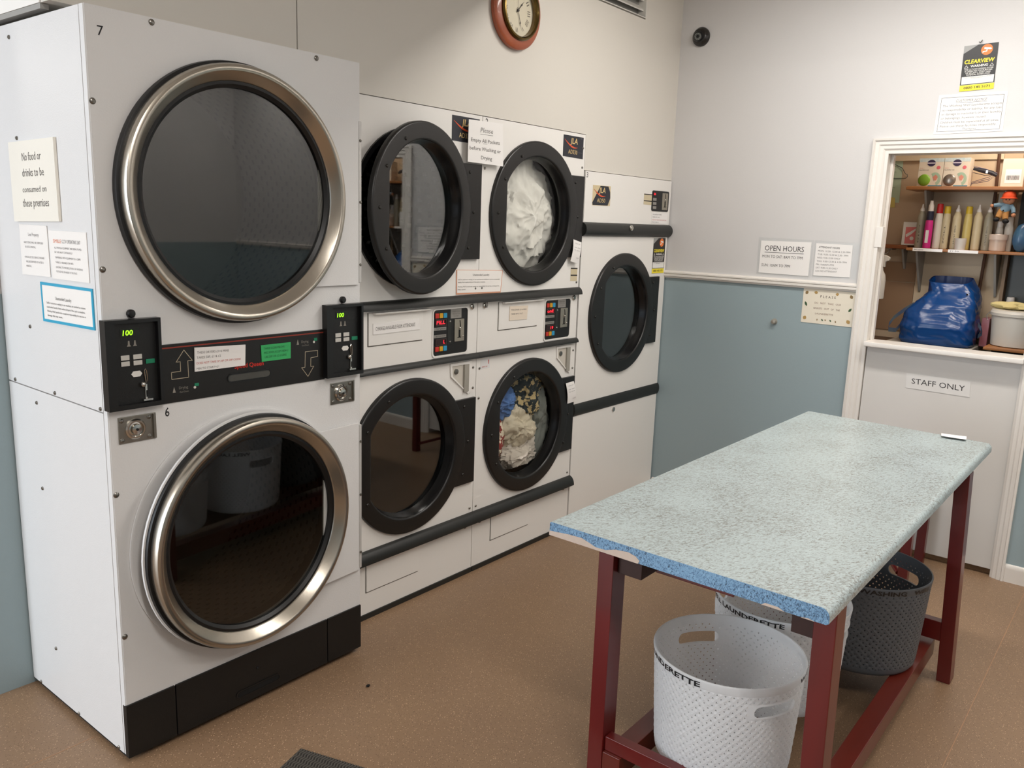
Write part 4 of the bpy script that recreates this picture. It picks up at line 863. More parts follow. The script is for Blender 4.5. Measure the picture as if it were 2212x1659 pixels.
# ------------------------------------------------------------------ back wall: camera dome, push button, signs
cd = (XB, -0.128, 2.725)
T = thing('security_camera', 'small black dome security camera high in the corner of the back wall', 'camera', (XB-0.02, cd[1], 2.67))
obj('housing', MB().lathe([(0.052, -0.001), (0.052, -0.012), (0.048, -0.018), (0.040, -0.030), (0.034, -0.034), (0.001, -0.034)], cd, 'x', 40, True, True), pm('camera_black', '#24211f', 0.3), T)
obj('eyeball', MB().ball((XB-0.034, cd[1]+0.004, cd[2]-0.002), 0.030, 24, 14), BLACK, T)
lc = Vector((XB-0.034, cd[1]+0.004, cd[2]-0.002)); ld = (Vector((-2.2, -1.6, 1.9))-lc).normalized()
u = ld.cross(Vector((0, 0, 1))).normalized(); w = u.cross(ld)
def disc_on(c, d, u, w, r0, r1, h0, h1, seg=24):
    def ringp(r, h): return [tuple(c+d*h+u*r*math.cos(2*PI*i/seg)+w*r*math.sin(2*PI*i/seg)) for i in range(seg)]
    return MB().loops([ringp(r1, h0), ringp(r1, h1), ringp(r0, h1), ringp(r0, h0)], False, False, True, True)
obj('lens_ring', disc_on(lc, ld, u, w, 0.008, 0.020, 0.022, 0.031), pm('lens_grey', '#4a4a47', 0.4), T)
mb = MB()
for i in range(10):
    a = 2*PI*i/10; p = lc+ld*0.0315+u*0.0145*math.cos(a)+w*0.0145*math.sin(a); mb.ball(p[:], 0.0028, 8, 6)
obj('infrared_led', mb, pm('led_clear', '#8b8f88', 0.2), T)
obj('lens', MB().ball((lc+ld*0.027)[:], 0.0075, 14, 8), RUBBER, T)
tag(obj('door_stop', MB().lathe([(0.017, -0.0005), (0.017, -0.006), (0.013, -0.016), (0.012, -0.024), (0.001, -0.0255)], (XB, -0.709, 1.158), 'x', 24, True, True), pm('silver_knob', '#a49c90', 0.35, 0.5)), 'small round silvery knob fixed to the blue part of the back wall', 'knob')
XW = XB-0.0005
SLEEVE = pane_mat('clear_plastic_sleeve', (0.985, 0.99, 0.99, 1), 1.4, 0.9, 0.12)
def sleeve(q, parent): mb = MB(); q.slab(mb, 0.0, 0.0006); obj('clear_sleeve', mb, SLEEVE, parent)
q = BQ(XW-0.0006, [(-0.590, 1.602), (-0.872, 1.604), (-0.872, 1.422), (-0.590, 1.424)])
o = notice(q, 'white OPEN HOURS notice in a clear sleeve on the back wall above the rail', PAPER,
       [('OPEN HOURS', 0.09, 0.87, 0.30, 0.16), ('MON TO SAT: 8AM TO 7PM', 0.05, 0.86, 0.52, 0.085), ('SUN: 10AM TO 7PM', 0.05, 0.63, 0.79, 0.085)], INK)
mb = MB(); q.slab(mb, 0.0019, 0.0023, 0.09, 0.345, 0.87, 0.358); obj('underline', mb, INK, o, smooth=False)
sleeve(BQ(XW+0.0002, [(-0.574, 1.620), (-0.884, 1.616), (-0.884, 1.408), (-0.576, 1.412)]), o)
q = BQ(XW-0.0006, [(-0.898, 1.601), (-1.090, 1.598), (-1.092, 1.430), (-0.899, 1.428)])
o = notice(q, 'white ATTENDANT HOURS notice in a clear sleeve beside the door frame', PAPER,
       [('ATTENDANT HOURS', 0.08, 0.66, 0.14, 0.055, {'bold': 0.02}), ('MON: 10.30- 12.00 & 2.30-7PM', 0.07, 0.95, 0.255, 0.052), ('TUE: 9.00-12.30 & 2.30- 7PM', 0.07, 0.90, 0.36, 0.052), ('WED: 9.00-12.00 ONLY', 0.06, 0.70, 0.465, 0.052), ('THU: 9.00-12.30 & 4.00-7PM', 0.06, 0.88, 0.57, 0.052), ('FRI: 9.00AM-7PM', 0.05, 0.54, 0.675, 0.052), ('SAT: 9.00-12.30 ONLY', 0.05, 0.66, 0.775, 0.052), ('SUN: NO ATTENDANT', 0.05, 0.64, 0.875, 0.052)], INKG)
sleeve(BQ(XW+0.0002, [(-0.888, 1.616), (-1.124, 1.610), (-1.122, 1.420), (-0.892, 1.416)]), o)
q = BQ(XW, [(-0.856, 1.357), (-1.132, 1.354), (-1.131, 1.169), (-0.857, 1.171)])
o = notice(q, 'cream PLEASE card with pressed leaves round its edge, just under the dado rail', PAPERI,
       [('P L E A S E', 0.34, 0.64, 0.235, 0.07)], pm('brown_pen', '#4a3a30', 0.6))
letters(q, [('DO   NOT   TAKE   OUR', 0.24, 0.75, 0.42, 0.05), ('BASKETS   OUT   OF   THE', 0.23, 0.74, 0.575, 0.05), ('LAUNDERETTE', 0.27, 0.62, 0.73, 0.05)], pm('faded_pen', '#8a6a58', 0.6), o, n=0.0024)
LEAFC = [pm('pressed_leaf_green', '#3d5a38', 0.6), pm('pressed_leaf_brown', '#8a7148', 0.6), pm('pressed_leaf_tan', '#b39258', 0.6)]
for i, (u_, v_, a, l, w_, c) in enumerate([(0.07, 0.12, 55, 0.075, 0.03, 1), (0.25, 0.10, 80, 0.06, 0.035, 2), (0.66, 0.10, 100, 0.06, 0.03, 2), (0.93, 0.14, 120, 0.08, 0.03, 1), (0.07, 0.45, 115, 0.10, 0.022, 0), (0.93, 0.52, 55, 0.09, 0.022, 0), (0.07, 0.86, 60, 0.08, 0.035, 2), (0.92, 0.86, 130, 0.09, 0.035, 2), (0.32, 0.885, 0, 0.022, 0.02, 1), (0.42, 0.88, 45, 0.028, 0.025, 0), (0.48, 0.875, 45, 0.026, 0.016, 1), (0.58, 0.88, 40, 0.032, 0.022, 0), (0.68, 0.895, 20, 0.026, 0.02, 1)]):
    mb = MB(); pts = []; ca, sa = math.cos(R(a)), math.sin(R(a)); n = 7
    for s_ in (1, -1):
        for k in range(n+1):
            t = k/n if s_ > 0 else 1-k/n
            x = (t-0.5)*2*l*0.5; y = s_*w_*math.sin(PI*t)**0.8 if 0 < t < 1 else 0
            if s_ < 0 and k in (0, n): continue
            pts.append((u_+x*ca-y*sa, v_-(x*sa+y*ca)*q.asp))
    q.poly(mb, pts, 0.0019, 0.0027); obj('pressed_leaf', mb, LEAFC[c], o, smooth=False)
cctv_sign(BQ(XW, [(-1.497, 2.545), (-1.640, 2.550), (-1.644, 2.345), (-1.500, 2.340)]), 'black and yellow CCTV warning sign high on the back wall above the staff door')
tag(obj('wall_hook', MB().tube([(XB-0.001, -1.569, 2.566), (XB-0.008, -1.569, 2.560), (XB-0.010, -1.564, 2.553), (XB-0.008, -1.558, 2.558)], 0.0022, 6), SCREW), 'tiny metal hook on the wall above the high warning sign', 'hook')
q = BQ(XW, [(-1.414, 2.329), (-1.706, 2.331), (-1.706, 2.152), (-1.410, 2.147)])
o = notice(q, 'white laminated CUSTOMER NOTICE with a ruled border above the staff door', PAPERC,
       [('CUSTOMER NOTICE', 0.27, 0.72, 0.20, 0.06, {'shear': 0.12}), ('The Washing Well Launderette accepts', 0.08, 0.94, 0.315, 0.055), ('no responsibility or liability, for any loss', 0.08, 0.94, 0.42, 0.055), ('or damage to customer\'s or their laundry', 0.08, 0.94, 0.525, 0.055), ('or belongings, however caused.', 0.08, 0.74, 0.63, 0.055), ('Children must be supervised at all times.', 0.08, 0.93, 0.735, 0.055), ('Please use these facilities responsibly.', 0.08, 0.90, 0.835, 0.055), ('Thankyou', 0.42, 0.61, 0.92, 0.05)], INKG)
mb = MB(); q.outline(mb, 0.045, 0.075, 0.955, 0.945, 0.006, 0.0019, 0.0024); q.slab(mb, 0.0019, 0.0023, 0.27, 0.218, 0.72, 0.226); obj('ruled_border', mb, INKG, o, smooth=False)
q = BQ(XB+0.0115, [(-1.425, 0.963), (-1.722, 0.960), (-1.727, 0.883), (-1.430, 0.887)])
notice(q, 'white STAFF ONLY sign on the half door', pm('pale_sign', '#dcdad6', 0.45), [('STAFF ONLY', 0.09, 0.92, 0.66, 0.36)], INK)

# ------------------------------------------------------------------ storeroom shelves and goods
def shelf(name, label, x0, x1, y0, y1, z0, z1, m, brackets=()):
    T = thing(name, label, 'shelf', ((x0+x1)/2, (y0+y1)/2, z0))
    obj('board', MB().box(x0, x1, y0, y1, z0, z1), m, T, 0.004)
    for y, h in brackets:
        obj('bracket', MB().prism([(x1, z0-0.0005), (x0+0.06, z0-0.0005), (x0+0.06, z0-0.010), (x1-0.010, z0-h), (x1, z0-h)], 'y', y-0.006, y+0.006), pm('bracket_grey', '#a9a6a0', 0.5), T, 0.001)
    return T
XF = 2.30
shelf('wooden_shelf', 'upper pine shelf in the storeroom, holding two laundry ball boxes', XF, 2.545, -2.4, -1.172, 1.911, 1.930, PINE, [(-1.262, 0.24), (-1.66, 0.24)])
s2 = shelf('wooden_shelf', 'lower pine shelf in the storeroom, holding the row of bottles', XF, 2.545, -2.4, -1.212, 1.575, 1.591, PINE, [(-1.256, 0.24), (-1.652, 0.24)])
for (ya, yb, t) in ((-1.248, -1.402, 'BIO LIQUID'), (-1.430, -1.579, '£1.50')):
    q = BQ(XF-0.0005, [(ya, 1.591), (yb, 1.590), (yb, 1.574), (ya, 1.574)]); mb = MB(); q.slab(mb, 0.0, 0.001); lb = obj('price_label', mb, PAPERC, s2)
    letters(q, [(t, 0.06, 0.36, 0.7, 0.4)], PEN, lb, n=0.0014)
shelf('wooden_shelf', 'short dark shelf at the left end, half behind the door jamb', 2.40, 2.555, -1.195, -0.90, 1.580, 1.603, PINEDK, [(-1.156, 0.12)])
def bottle(x, y, z, r, hb, hc, body, cap, capr, label, group='detergent bottles', tip=False, name='bottle', lean=0.0):
    T = thing(name, label, 'bottle', (x, y, z), group)
    obj('body', MB().lathe([(r*0.9, 0), (r, 0.006), (r, hb*0.80), (r*0.95, hb*0.88), (capr*1.05, hb*0.98), (capr*0.95, hb)], (x, y, z), 'z', 24, True, True), body, T)
    if tip: pr = [(capr, hb), (capr, hb+hc*0.3), (capr*0.55, hb+hc*0.5), (capr*0.3, hb+hc)]
    else: pr = [(capr, hb), (capr*1.02, hb+hc*0.5), (capr*0.95, hb+hc*0.96), (capr*0.8, hb+hc)]
    obj('cap', MB().lathe(pr, (x, y, z), 'z', 20, True, True), cap, T)
    T.rotation_euler = (0, 0, 0)
    return T
zs = 1.5912
GREYB = pm('grey_green_bottle', '#9c9684', 0.35, alpha=1); CREAMB = pm('cream_liquid_bottle', '#cdbf9d', 0.35); WHITEB = pm('white_bottle', '#d9d2c6', 0.35)
WCAP = pm('white_cap', '#e3ddd6', 0.35); YCAP = pm('yellow_cap', '#d6b732', 0.35); YB = pm('yellow_liquid_bottle', '#cdbb74', 0.3)
B = []
B.append(bottle(2.37, -1.258, zs, 0.021, 0.205, 0.040, GREYB, WCAP, 0.012, 'grey green bottle with white nozzle, leftmost in the storeroom row', tip=True))
B.append(bottle(2.34, -1.308, zs, 0.021, 0.155, 0.050, pm('magenta_bottle', '#cf2a86', 0.35), pm('navy_cap', '#1e2138', 0.4), 0.018, 'magenta bottle with a navy collar and white top in the storeroom row'))
t = B[-1]; obj('spout', MB().lathe([(0.014, 0.205), (0.014, 0.235), (0.010, 0.245), (0.008, 0.262)], (2.34, -1.308, zs), 'z', 16, True, True), WCAP, t)
q = BQ(2.34-0.0215, [(-1.300, zs+0.10), (-1.316, zs+0.10), (-1.316, zs+0.03), (-1.300, zs+0.03)]); mb = MB(); q.slab(mb, 0, 0.0006); obj('white_label', mb, PAPER, t)
B.append(bottle(2.36, -1.350, zs, 0.020, 0.195, 0.052, WHITEB, pm('red_cap', '#b81f24', 0.35), 0.0165, 'white bottle with a tall red cap in the storeroom row'))
B.append(bottle(2.37, -1.388, zs, 0.020, 0.195, 0.040, CREAMB, YCAP, 0.0165, 'cream bottle with a yellow cap next to the red-capped bottle'))
B.append(bottle(2.37, -1.441, zs, 0.022, 0.205, 0.036, CREAMB, WCAP, 0.012, 'cream bottle with white nozzle behind the white cup, between two yellow-capped bottles', tip=True))
B.append(bottle(2.37, -1.496, zs, 0.021, 0.195, 0.040, YB, YCAP, 0.0165, 'pale yellow bottle with a yellow cap, right of the white cup'))
B.append(bottle(2.37, -1.545, zs, 0.022, 0.205, 0.040, CREAMB, WCAP, 0.012, 'cream bottle with white nozzle, first one right of the yellow-capped bottles', tip=True))
B.append(bottle(2.37, -1.597, zs, 0.022, 0.205, 0.036, GREYB, WCAP, 0.012, 'grey green bottle with white nozzle just left of the doll', tip=True))
B.append(bottle(2.40, -1.650, zs, 0.018, 0.130, 0.030, WHITEB, WCAP, 0.014, 'small white bottle directly under the boots of the doll'))
B.append(bottle(2.40, -1.694, zs, 0.022, 0.145, 0.040, WHITEB, WCAP, 0.016, 'white bottle right of the doll, behind the pale tub'))
for y, s_ in ((-1.258, 'BIO'), (-1.388, 'SOFT'), (-1.441, 'NON BIO'), (-1.597, 'NON BIO')):
    b = [x for x in B if abs(x.location.y-y) < 0.001][0]
    q = Quad((2.37-0.0215, y-0.006, zs+0.03), (2.37-0.0215, y-0.006, zs+0.13), (2.37-0.0215, y+0.006, zs+0.13), (2.37-0.0215, y+0.006, zs+0.03))
    q.N = Vector((-1, 0, 0)); letters(q, [(s_, 0.0, 1.0, 0.8, 0.6)], pm('handwritten_ink', '#5d5648', 0.6), b, n=0.001)
tag(obj('plastic_cup', MB().lathe([(0.026, 0), (0.030, 0.062), (0.028, 0.062), (0.024, 0.004), (0.001, 0.004)], (2.33, -1.480, zs), 'z', 28, True, True), WCAP), 'white plastic measuring cup at the front of the bottle shelf', 'cup')
T = thing('plastic_tub', 'pale pinkish screw-lid tub standing in front of the small bottles on the shelf', 'tub', (2.352, -1.657, zs))
PT = pm('pale_pink_tub', '#dcc4b2', 0.35)
obj('body', MB().lathe([(0.036, 0), (0.040, 0.004), (0.041, 0.062)], (2.352, -1.657, zs), 'z', 32, True, True), PT, T); obj('lid', MB().lathe([(0.044, 0.060), (0.045, 0.064), (0.045, 0.086), (0.042, 0.090), (0.001, 0.090)], (2.352, -1.657, zs), 'z', 32, True, True), pm('pale_pink_lid', '#e0cdbf', 0.35), T)
# carton with pink print
T = thing('detergent_carton', 'white detergent box with pink swirl print at the left of the bottle shelf', 'box', (2.42, -1.20, zs))
obj('carton', MB().box(2.41, 2.46, -1.232, -1.155, 1.6035, 1.735), pm('white_carton', '#ddd6cd', 0.5), T, 0.003)
q = BQ(2.41, [(-1.172, 1.706), (-1.231, 1.706), (-1.231, 1.612), (-1.172, 1.612)]); mb = MB(); q.slab(mb, 0, 0.0006); obj('pink_panel', mb, pm('pink_print', '#cf6f6c', 0.5), T)
mb = MB(); q.poly(mb, [(0.05, 0.45), (0.5, 0.25), (0.95, 0.05), (0.9, 0.2), (0.5, 0.45), (0.1, 0.62)], 0.0006, 0.001); q.disc(mb, 0.62, 0.68, 0.18, 0.0006, 0.001); obj('swirl_print', mb, MATS['white_carton'], T, smooth=False)
# laundry ball boxes
def ball_box(y0, y1, label, ballm, group):
    x = 2.34; z0 = 1.9305; z1 = 2.084
    T = thing('product_box', label, 'box', (x, (y0+y1)/2, z0), group)
    obj('carton', MB().box(x, x+0.10, y1, y0, z0, z1), pm('cream_carton', '#e2d6c3', 0.5), T, 0.0015)
    q = BQ(x, [(y0, z1), (y1, z1), (y1, z0), (y0, z0)])
    mb = MB(); q.slab(mb, 0, 0.0006, 0, 0, 1, 0.13); tb = obj('top_band', mb, pm('blue_blossom', '#9fc3cf', 0.5, var=1, vscale=90, color2='#e8e6dc'), T)
    mb = MB(); q.disc(mb, 0.5, 0.17, 0.165, 0.0006, 0.0012, 24, 0.85); obj('logo_disc', mb, pm('plum_print', '#35294a', 0.5), T, smooth=False)
    mb = MB(); q.slab(mb, 0.0012, 0.0016, 0.33, 0.15, 0.68, 0.19); obj('logo_bar', mb, pm('pale_print', '#cfc6d2', 0.5), T, smooth=False)
    mb = MB(); q.disc(mb, 0.80, 0.33, 0.075, 0.0, 0.0008); obj('pink_roundel', mb, pm('pink_roundel', '#dd6a74', 0.5), T, smooth=False)
    letters(q, [('dryer', 0.04, 0.2, 0.36, 0.03)], REDINK, T, n=0.0008); letters(q, [('laundry set', 0.04, 0.42, 0.43, 0.045)], INKG, T, n=0.0008)
    mb = MB(); q.slab(mb, 0, 0.0006, 0.45, 0.955, 1.0, 1.0); obj('blue_base', mb, pm('blue_base_print', '#2e7f9a', 0.5), T, smooth=False)
    mb = MB(); mb.ball((x-0.002, y0-0.030*1.05-0.004, z0+0.035), 0.032, 24, 14, (0.35, 1, 1)); obj('ball', mb, ballm, T)
    mb = MB(); n = 20; L1 = []; L2 = []
    for i in range(n+1):
        t = R(-70+i*200/n); L1.append((0.70+0.24*math.cos(t), 0.74-0.24*math.sin(t)*1.0)); L2.append((0.70+0.12*math.cos(t), 0.74-0.12*math.sin(t)))
    q.poly(mb, L1+L2[::-1], 0.0, 0.0008); obj('ring_print', mb, pm('sage_print', '#a8c0a6', 0.5), T, smooth=False)
    mb = MB(); q.poly(mb, [(0.62, 0.66), (0.72, 0.58), (0.82, 0.66), (0.76, 0.78), (0.68, 0.78)], 0.0008, 0.0012); obj('pink_print', mb, pm('salmon_print', '#d98d78', 0.5), T, smooth=False)
ball_box(-1.217, -1.344, 'cream box with a green ball window on the upper storeroom shelf', pm('green_ball', '#7fae2d', 0.45, var=0.3, vscale=120), 'laundry ball boxes')
ball_box(-1.346, -1.474, 'cream box with a silvery brown ball window on the upper storeroom shelf', pm('silver_ball', '#a2968a', 0.25, 0.6, var=0.6, vscale=60), 'laundry ball boxes')
T = thing('product_box', 'plain cream barcoded box at the right end of the upper storeroom shelf', 'box', (2.36, -1.68, 1.9305))
obj('carton', MB().box(2.34, 2.44, -1.735, -1.630, 1.9305, 2.075), pm('cream_carton', '#e2d6c3', 0.5), T, 0.0015)
q = BQ(2.34, [(-1.648, 2.02), (-1.722, 2.02), (-1.722, 1.95), (-1.648, 1.95)]); mb = MB(); q.slab(mb, 0, 0.0005); lb = obj('white_label', mb, PAPER, T)
mb = MB(); random.seed(3); u0 = 0.1
while u0 < 0.9: wd = random.choice((0.012, 0.02, 0.03)); q.slab(mb, 0.0005, 0.0009, u0, 0.45, u0+wd, 0.78); u0 += wd+random.choice((0.015, 0.03))
obj('barcode', mb, INK, lb, smooth=False)
# black clip hangers lying on the shelf
T = thing('hanger_pile', 'dark wire and plastic coat hangers piled on the upper shelf beside the boxes', 'hangers', (2.42, -1.54, 1.9305))
HK = pm('dark_plastic', '#22222c', 0.4)
obj('clip_bar', MB().tube([(2.40, -1.482, 2.030), (2.40, -1.53, 2.018), (2.40, -1.575, 2.006), (2.40, -1.600, 1.992)], [0.008, 0.013, 0.012, 0.010], 10), HK, T)
for dz in (0.0, -0.018, -0.034): obj('wire', MB().tube([(2.41, -1.478, 2.044+dz), (2.41, -1.54, 2.028+dz), (2.41, -1.597, 2.006+dz*0.3), (2.41, -1.56, 1.985+dz*0.6), (2.41, -1.48, 1.958+dz*0.3), (2.41, -1.478, 1.938)], 0.0018, 6), pm('wire_violet', '#5b5468', 0.4, 0.6), T)
obj('steel_clip', MB().box(2.386, 2.392, -1.556, -1.546, 2.004, 2.020), CHROME, T)
# wire hanger, green sheet and yellow note on the left
tag(obj('wire_hanger', MB().tube([(2.551, -0.978, 2.087), (2.551, -1.021, 2.075), (2.551, -1.076, 2.047), (2.551, -1.097, 2.014), (2.551, -1.108, 2.01), (2.551, -1.11, 1.997), (2.551, -1.102, 1.989), (2.551, -1.023, 1.987), (2.551, -0.978, 1.987)], 0.0018, 6), pm('hanger_wire', '#3f4a4c', 0.4, 0.7)), 'thin wire coat hanger hooked in front of the pale green sheet', 'hanger')
notice(BQ(2.5585, [(-0.97, 2.115), (-1.075, 2.114), (-1.079, 1.846), (-0.97, 1.854)]), 'pale green price sheet hanging at the left inside the storeroom', pm('pale_green_sheet', '#bcd3bd', 0.5), [('PRICES', 0.42, 0.66, 0.10, 0.03), ('Service wash', 0.42, 0.86, 0.22, 0.02), ('Duvets', 0.42, 0.70, 0.34, 0.02), ('Shirts', 0.42, 0.66, 0.46, 0.02), ('Ironing', 0.42, 0.70, 0.68, 0.02)], INKG, name='price_sheet')
notice(BQ(2.5562, [(-1.0, 1.884), (-1.055, 1.876), (-1.059, 1.819), (-1.0, 1.821)]), 'yellow sticky note at the foot of the pale green sheet', pm('yellow_note', '#dfd07a', 0.6), name='sticky_note')
# plush doll sitting above the bottles
T = thing('plush_doll', 'knitted doll in an orange hat and pale blue top dangling over the bottles', 'doll', (2.33, -1.675, 1.74))
SK = pm('doll_skin', '#c98d6a', 0.8, bump=0.4, bscale=300); HB = pm('doll_blue', '#7f9db0', 0.85, bump=0.5, bscale=250); TANN = pm('doll_tan', '#b5834a', 0.85, bump=0.5, bscale=250)
OR = pm('doll_orange', '#d1481c', 0.8, bump=0.5, bscale=250); BKW = pm('doll_black', '#15161a', 0.8, bump=0.4, bscale=250)
dc = (2.33, -1.680, 1.80)
obj('head', MB().ball((2.33, -1.683, 1.862), 0.028, 18, 12, (0.9, 1.05, 0.95)), SK, T)
obj('hat', MB().lathe([(0.041, 0.868), (0.0405, 0.872), (0.034, 0.874), (0.033, 0.888), (0.026, 0.901), (0.012, 0.908), (0.001, 0.909)], (2.33, -1.683, 1.0), 'z', 24, True, True), OR, T)
obj('torso', MB().tube([(2.33, -1.680, 1.840), (2.33, -1.676, 1.822), (2.33, -1.668, 1.802)], [0.018, 0.024, 0.025], 14), HB, T)
obj('arm', MB().tube([(2.33, -1.665, 1.836), (2.325, -1.640, 1.836), (2.322, -1.618, 1.832)], [0.012, 0.011, 0.010], 10), HB, T)
obj('arm', MB().tube([(2.33, -1.697, 1.832), (2.322, -1.710, 1.815), (2.318, -1.715, 1.795)], [0.012, 0.011, 0.010], 10), HB, T)
obj('hand', MB().ball((2.322, -1.609, 1.830), 0.0095, 12, 8), SK, T); obj('hand', MB().ball((2.317, -1.716, 1.783), 0.011, 12, 8), SK, T)
obj('leg', MB().tube([(2.33, -1.660, 1.804), (2.32, -1.652, 1.785), (2.312, -1.646, 1.768)], [0.020, 0.017, 0.014], 12), TANN, T)
obj('leg', MB().tube([(2.33, -1.675, 1.802), (2.32, -1.678, 1.780), (2.312, -1.682, 1.760)], [0.020, 0.017, 0.014], 12), TANN, T)
obj('boot', MB().ball((2.306, -1.641, 1.758), 0.015, 14, 8, (1.2, 1.0, 0.75)), BKW, T); obj('boot', MB().ball((2.306, -1.686, 1.750), 0.016, 14, 8, (1.2, 1.0, 0.75)), BKW, T)
for y in (-1.674, -1.690): obj('eye', MB().ball((2.3045, y, 1.862), 0.003, 8, 6), BKW, T)
obj('nose', MB().ball((2.3025, -1.682, 1.856), 0.0035, 8, 6), SK, T)
obj('button', MB().ball((2.305, -1.668, 1.806), 0.004, 8, 6), BKW, T)
# teal detergent pouch right of the doll
crumple('detergent_pouch', 'teal and blue refill pouch at the right end of the bottle shelf', 'pouch', pm('teal_pouch', '#4b8392', 0.25, var=1, vscale=14, color2='#3a4a8c'), (2.39, -1.757, 1.664), (0.03, 0.038, 0.072), 21, 0.05, 3, crease=0.25)
# dark cabinet on the right
cb = thing('dark_cabinet', 'dark cabinet with a grey back standing at the right of the storeroom', 'cabinet', (2.50, -2.0, 1.0))
obj('side', MB().box(2.466, 2.544, -1.700, -1.683, 1.0945, 1.574), pm('cabinet_edge', '#7a6248', 0.5), cb); obj('back', MB().box(2.534, 2.544, -2.4, -1.702, 1.0945, 1.574), pm('cabinet_dark', '#3a3c38', 0.4), cb); obj('shelf_base', MB().box(2.466, 2.533, -2.4, -1.702, 1.0945, 1.110), pm('cabinet_edge', '#7a6248', 0.5), cb)
obj('upper_back', MB().box(2.535, 2.545, -2.4, -1.712, 1.5915, 1.9105), pm('cabinet_dark', '#3a3c38', 0.4), cb)
# worktop, bag, bucket
wt = thing('worktop', 'pale laminate worktop just behind the half door, under the blue bag', 'worktop', (2.3, -1.4, 0))
obj('top', MB().box(2.14, 2.55, -1.622, -1.180, 1.035, 1.060), pm('pale_laminate', '#c9c2b6', 0.4), wt, 0.003)
obj('carcass', MB().box(2.16, 2.55, -1.615, -1.19, 0.0, 1.035), pm('grey_carcass', '#8d877c', 0.5), wt)
tag(obj('side_counter', MB().box(2.0, 2.55, -1.17, -0.87, 0.0, 1.045), pm('brown_counter', '#6b5340', 0.6)), 'dark brown counter end at the left behind the door jamb', 'counter')
bt = thing('wooden_stand', 'pine board on a dark stand behind the half door, under the white tub', 'stand', (2.3, -2.0, 0))
obj('board', MB().box(2.15, 2.54, -2.35, -1.690, 1.078, 1.093), PINE, bt, 0.003); obj('stand', MB().box(2.22, 2.52, -2.3, -1.72, 0.0, 1.078), GAP, bt)
def bag():
    T = thing('tarpaulin_bag', 'large shiny blue woven shopping bag standing on the worktop', 'bag', (2.38, -1.42, 1.06))
    BLUE = pm('blue_tarpaulin', '#10477f', 0.26, var=0.35, vscale=9, color2='#0b3878', bump=0.55, bscale=26)
    keys = [(0.0, 2.235, 2.50, -1.246, -1.606), (0.02, 2.222, 2.50, -1.236, -1.612), (0.10, 2.215, 2.50, -1.236, -1.616), (0.19, 2.245, 2.49, -1.262, -1.612), (0.255, 2.275, 2.48, -1.320, -1.606), (0.30, 2.300, 2.47, -1.358, -1.594), (0.345, 2.325, 2.455, -1.340, -1.556)]
    n = 128; L = []; M = 64
    for k in range(M+1):
        h = 0.345*k/M
        for a, b in zip(keys, keys[1:]):
            if a[0] <= h <= b[0]+1e-9: t = (h-a[0])/(b[0]-a[0]); e = [a[i]+(b[i]-a[i])*t for i in range(1, 5)]; break
        l = []
        for j in range(n):
            th = 2*PI*j/n; c, s = math.cos(th), math.sin(th); ex = 0.42
            x = (e[0]+e[1])/2+(e[1]-e[0])/2*math.copysign(abs(c)**ex, c); y = (e[2]+e[3])/2+(e[2]-e[3])/2*math.copysign(abs(s)**ex, s)
            p = Vector((x*7+h*3.5, y*7-h*5, h*5)); f = min(1, k/3)
            wv = 0.013*f*(noise.noise(p*0.9+Vector((3, 0, 0)))+0.9*(0.4-abs(noise.noise(p*1.7)*1.6))+0.35*(0.35-abs(noise.noise(p*3.9+Vector((0, 5, 0)))*1.5))+0.12*noise.noise(p*8))
            d = Vector((x-2.38, y+1.42, 0)).normalized(); l.append((x+d.x*wv, y+d.y*wv, 1.0605+h+(x-2.33)*0.36*max(0, (h-0.2)/0.145)*0.75))
        L.append(l)
    top = L[-1]; cx = sum(p[0] for p in top)/n; cy = sum(p[1] for p in top)/n
    inner = [[(cx+(p[0]-cx)*0.97, cy+(p[1]-cy)*0.985, p[2]) for p in top], [(cx+(p[0]-cx)*0.97, cy+(p[1]-cy)*0.98, p[2]-0.13) for p in top]]
    o = obj('sack', MB().loops(L+inner[:1], True, False), BLUE, T, angle=80)
    obj('shaded_inside', MB().loops(inner, False, True), pm('painted_shade_navy', '#0a2250', 0.4), T)  # inside of the sack, its shade put into a darker blue
    def strap(path, w):
        mb = MB(); P = [Vector(p) for p in path]
        mb.loops([[tuple(p+Vector((0, 0, w)) if True else p), tuple(p+Vector((-0.004, 0, w))), tuple(p+Vector((-0.004, 0, -w))), tuple(p+Vector((0, 0, -w)))] for p in P])
        return mb
    ST = pm('bag_webbing', '#12306e', 0.5, var=1, vscale=18, color2='#5e6a5a')
    obj('handle', strap([(2.30, -1.290, 1.275), (2.30, -1.240, 1.235), (2.29, -1.196, 1.190), (2.28, -1.176, 1.150), (2.28, -1.178, 1.120), (2.29, -1.215, 1.120), (2.29, -1.235, 1.150)], 0.012), ST, T)
    obj('handle', strap([(2.36, -1.618, 1.19), (2.36, -1.636, 1.165), (2.37, -1.642, 1.14), (2.38, -1.622, 1.12)], 0.012), ST, T)
    obj('eyelet', MB().cyl((0, -1.556, 1.352), 'x', 0.005, 2.288, 2.292, 12), GAP, T)
bag()
T = thing('white_bucket', 'white plastic tub with a rimmed lid on the pine board at the right edge', 'bucket', (2.31, -1.80, 1.0935))
BW = pm('bucket_white', '#cfcac0', 0.35)
obj('body', MB().lathe([(0.112, 0.0), (0.118, 0.004), (0.130, 0.175)], (2.325, -1.813, 1.0935), 'z', 48, True, True), BW, T); obj('lid', MB().lathe([(0.130, 0.160), (0.137, 0.163), (0.138, 0.178), (0.134, 0.184), (0.132, 0.192), (0.126, 0.194), (0.001, 0.192)], (2.325, -1.813, 1.0935), 'z', 48, True, True), BW, T)
obj('wire_handle', MB().tube([(2.30, -1.676, 1.268), (2.29, -1.664, 1.250), (2.28, -1.672, 1.225)], 0.0025, 6), SCREW, T)
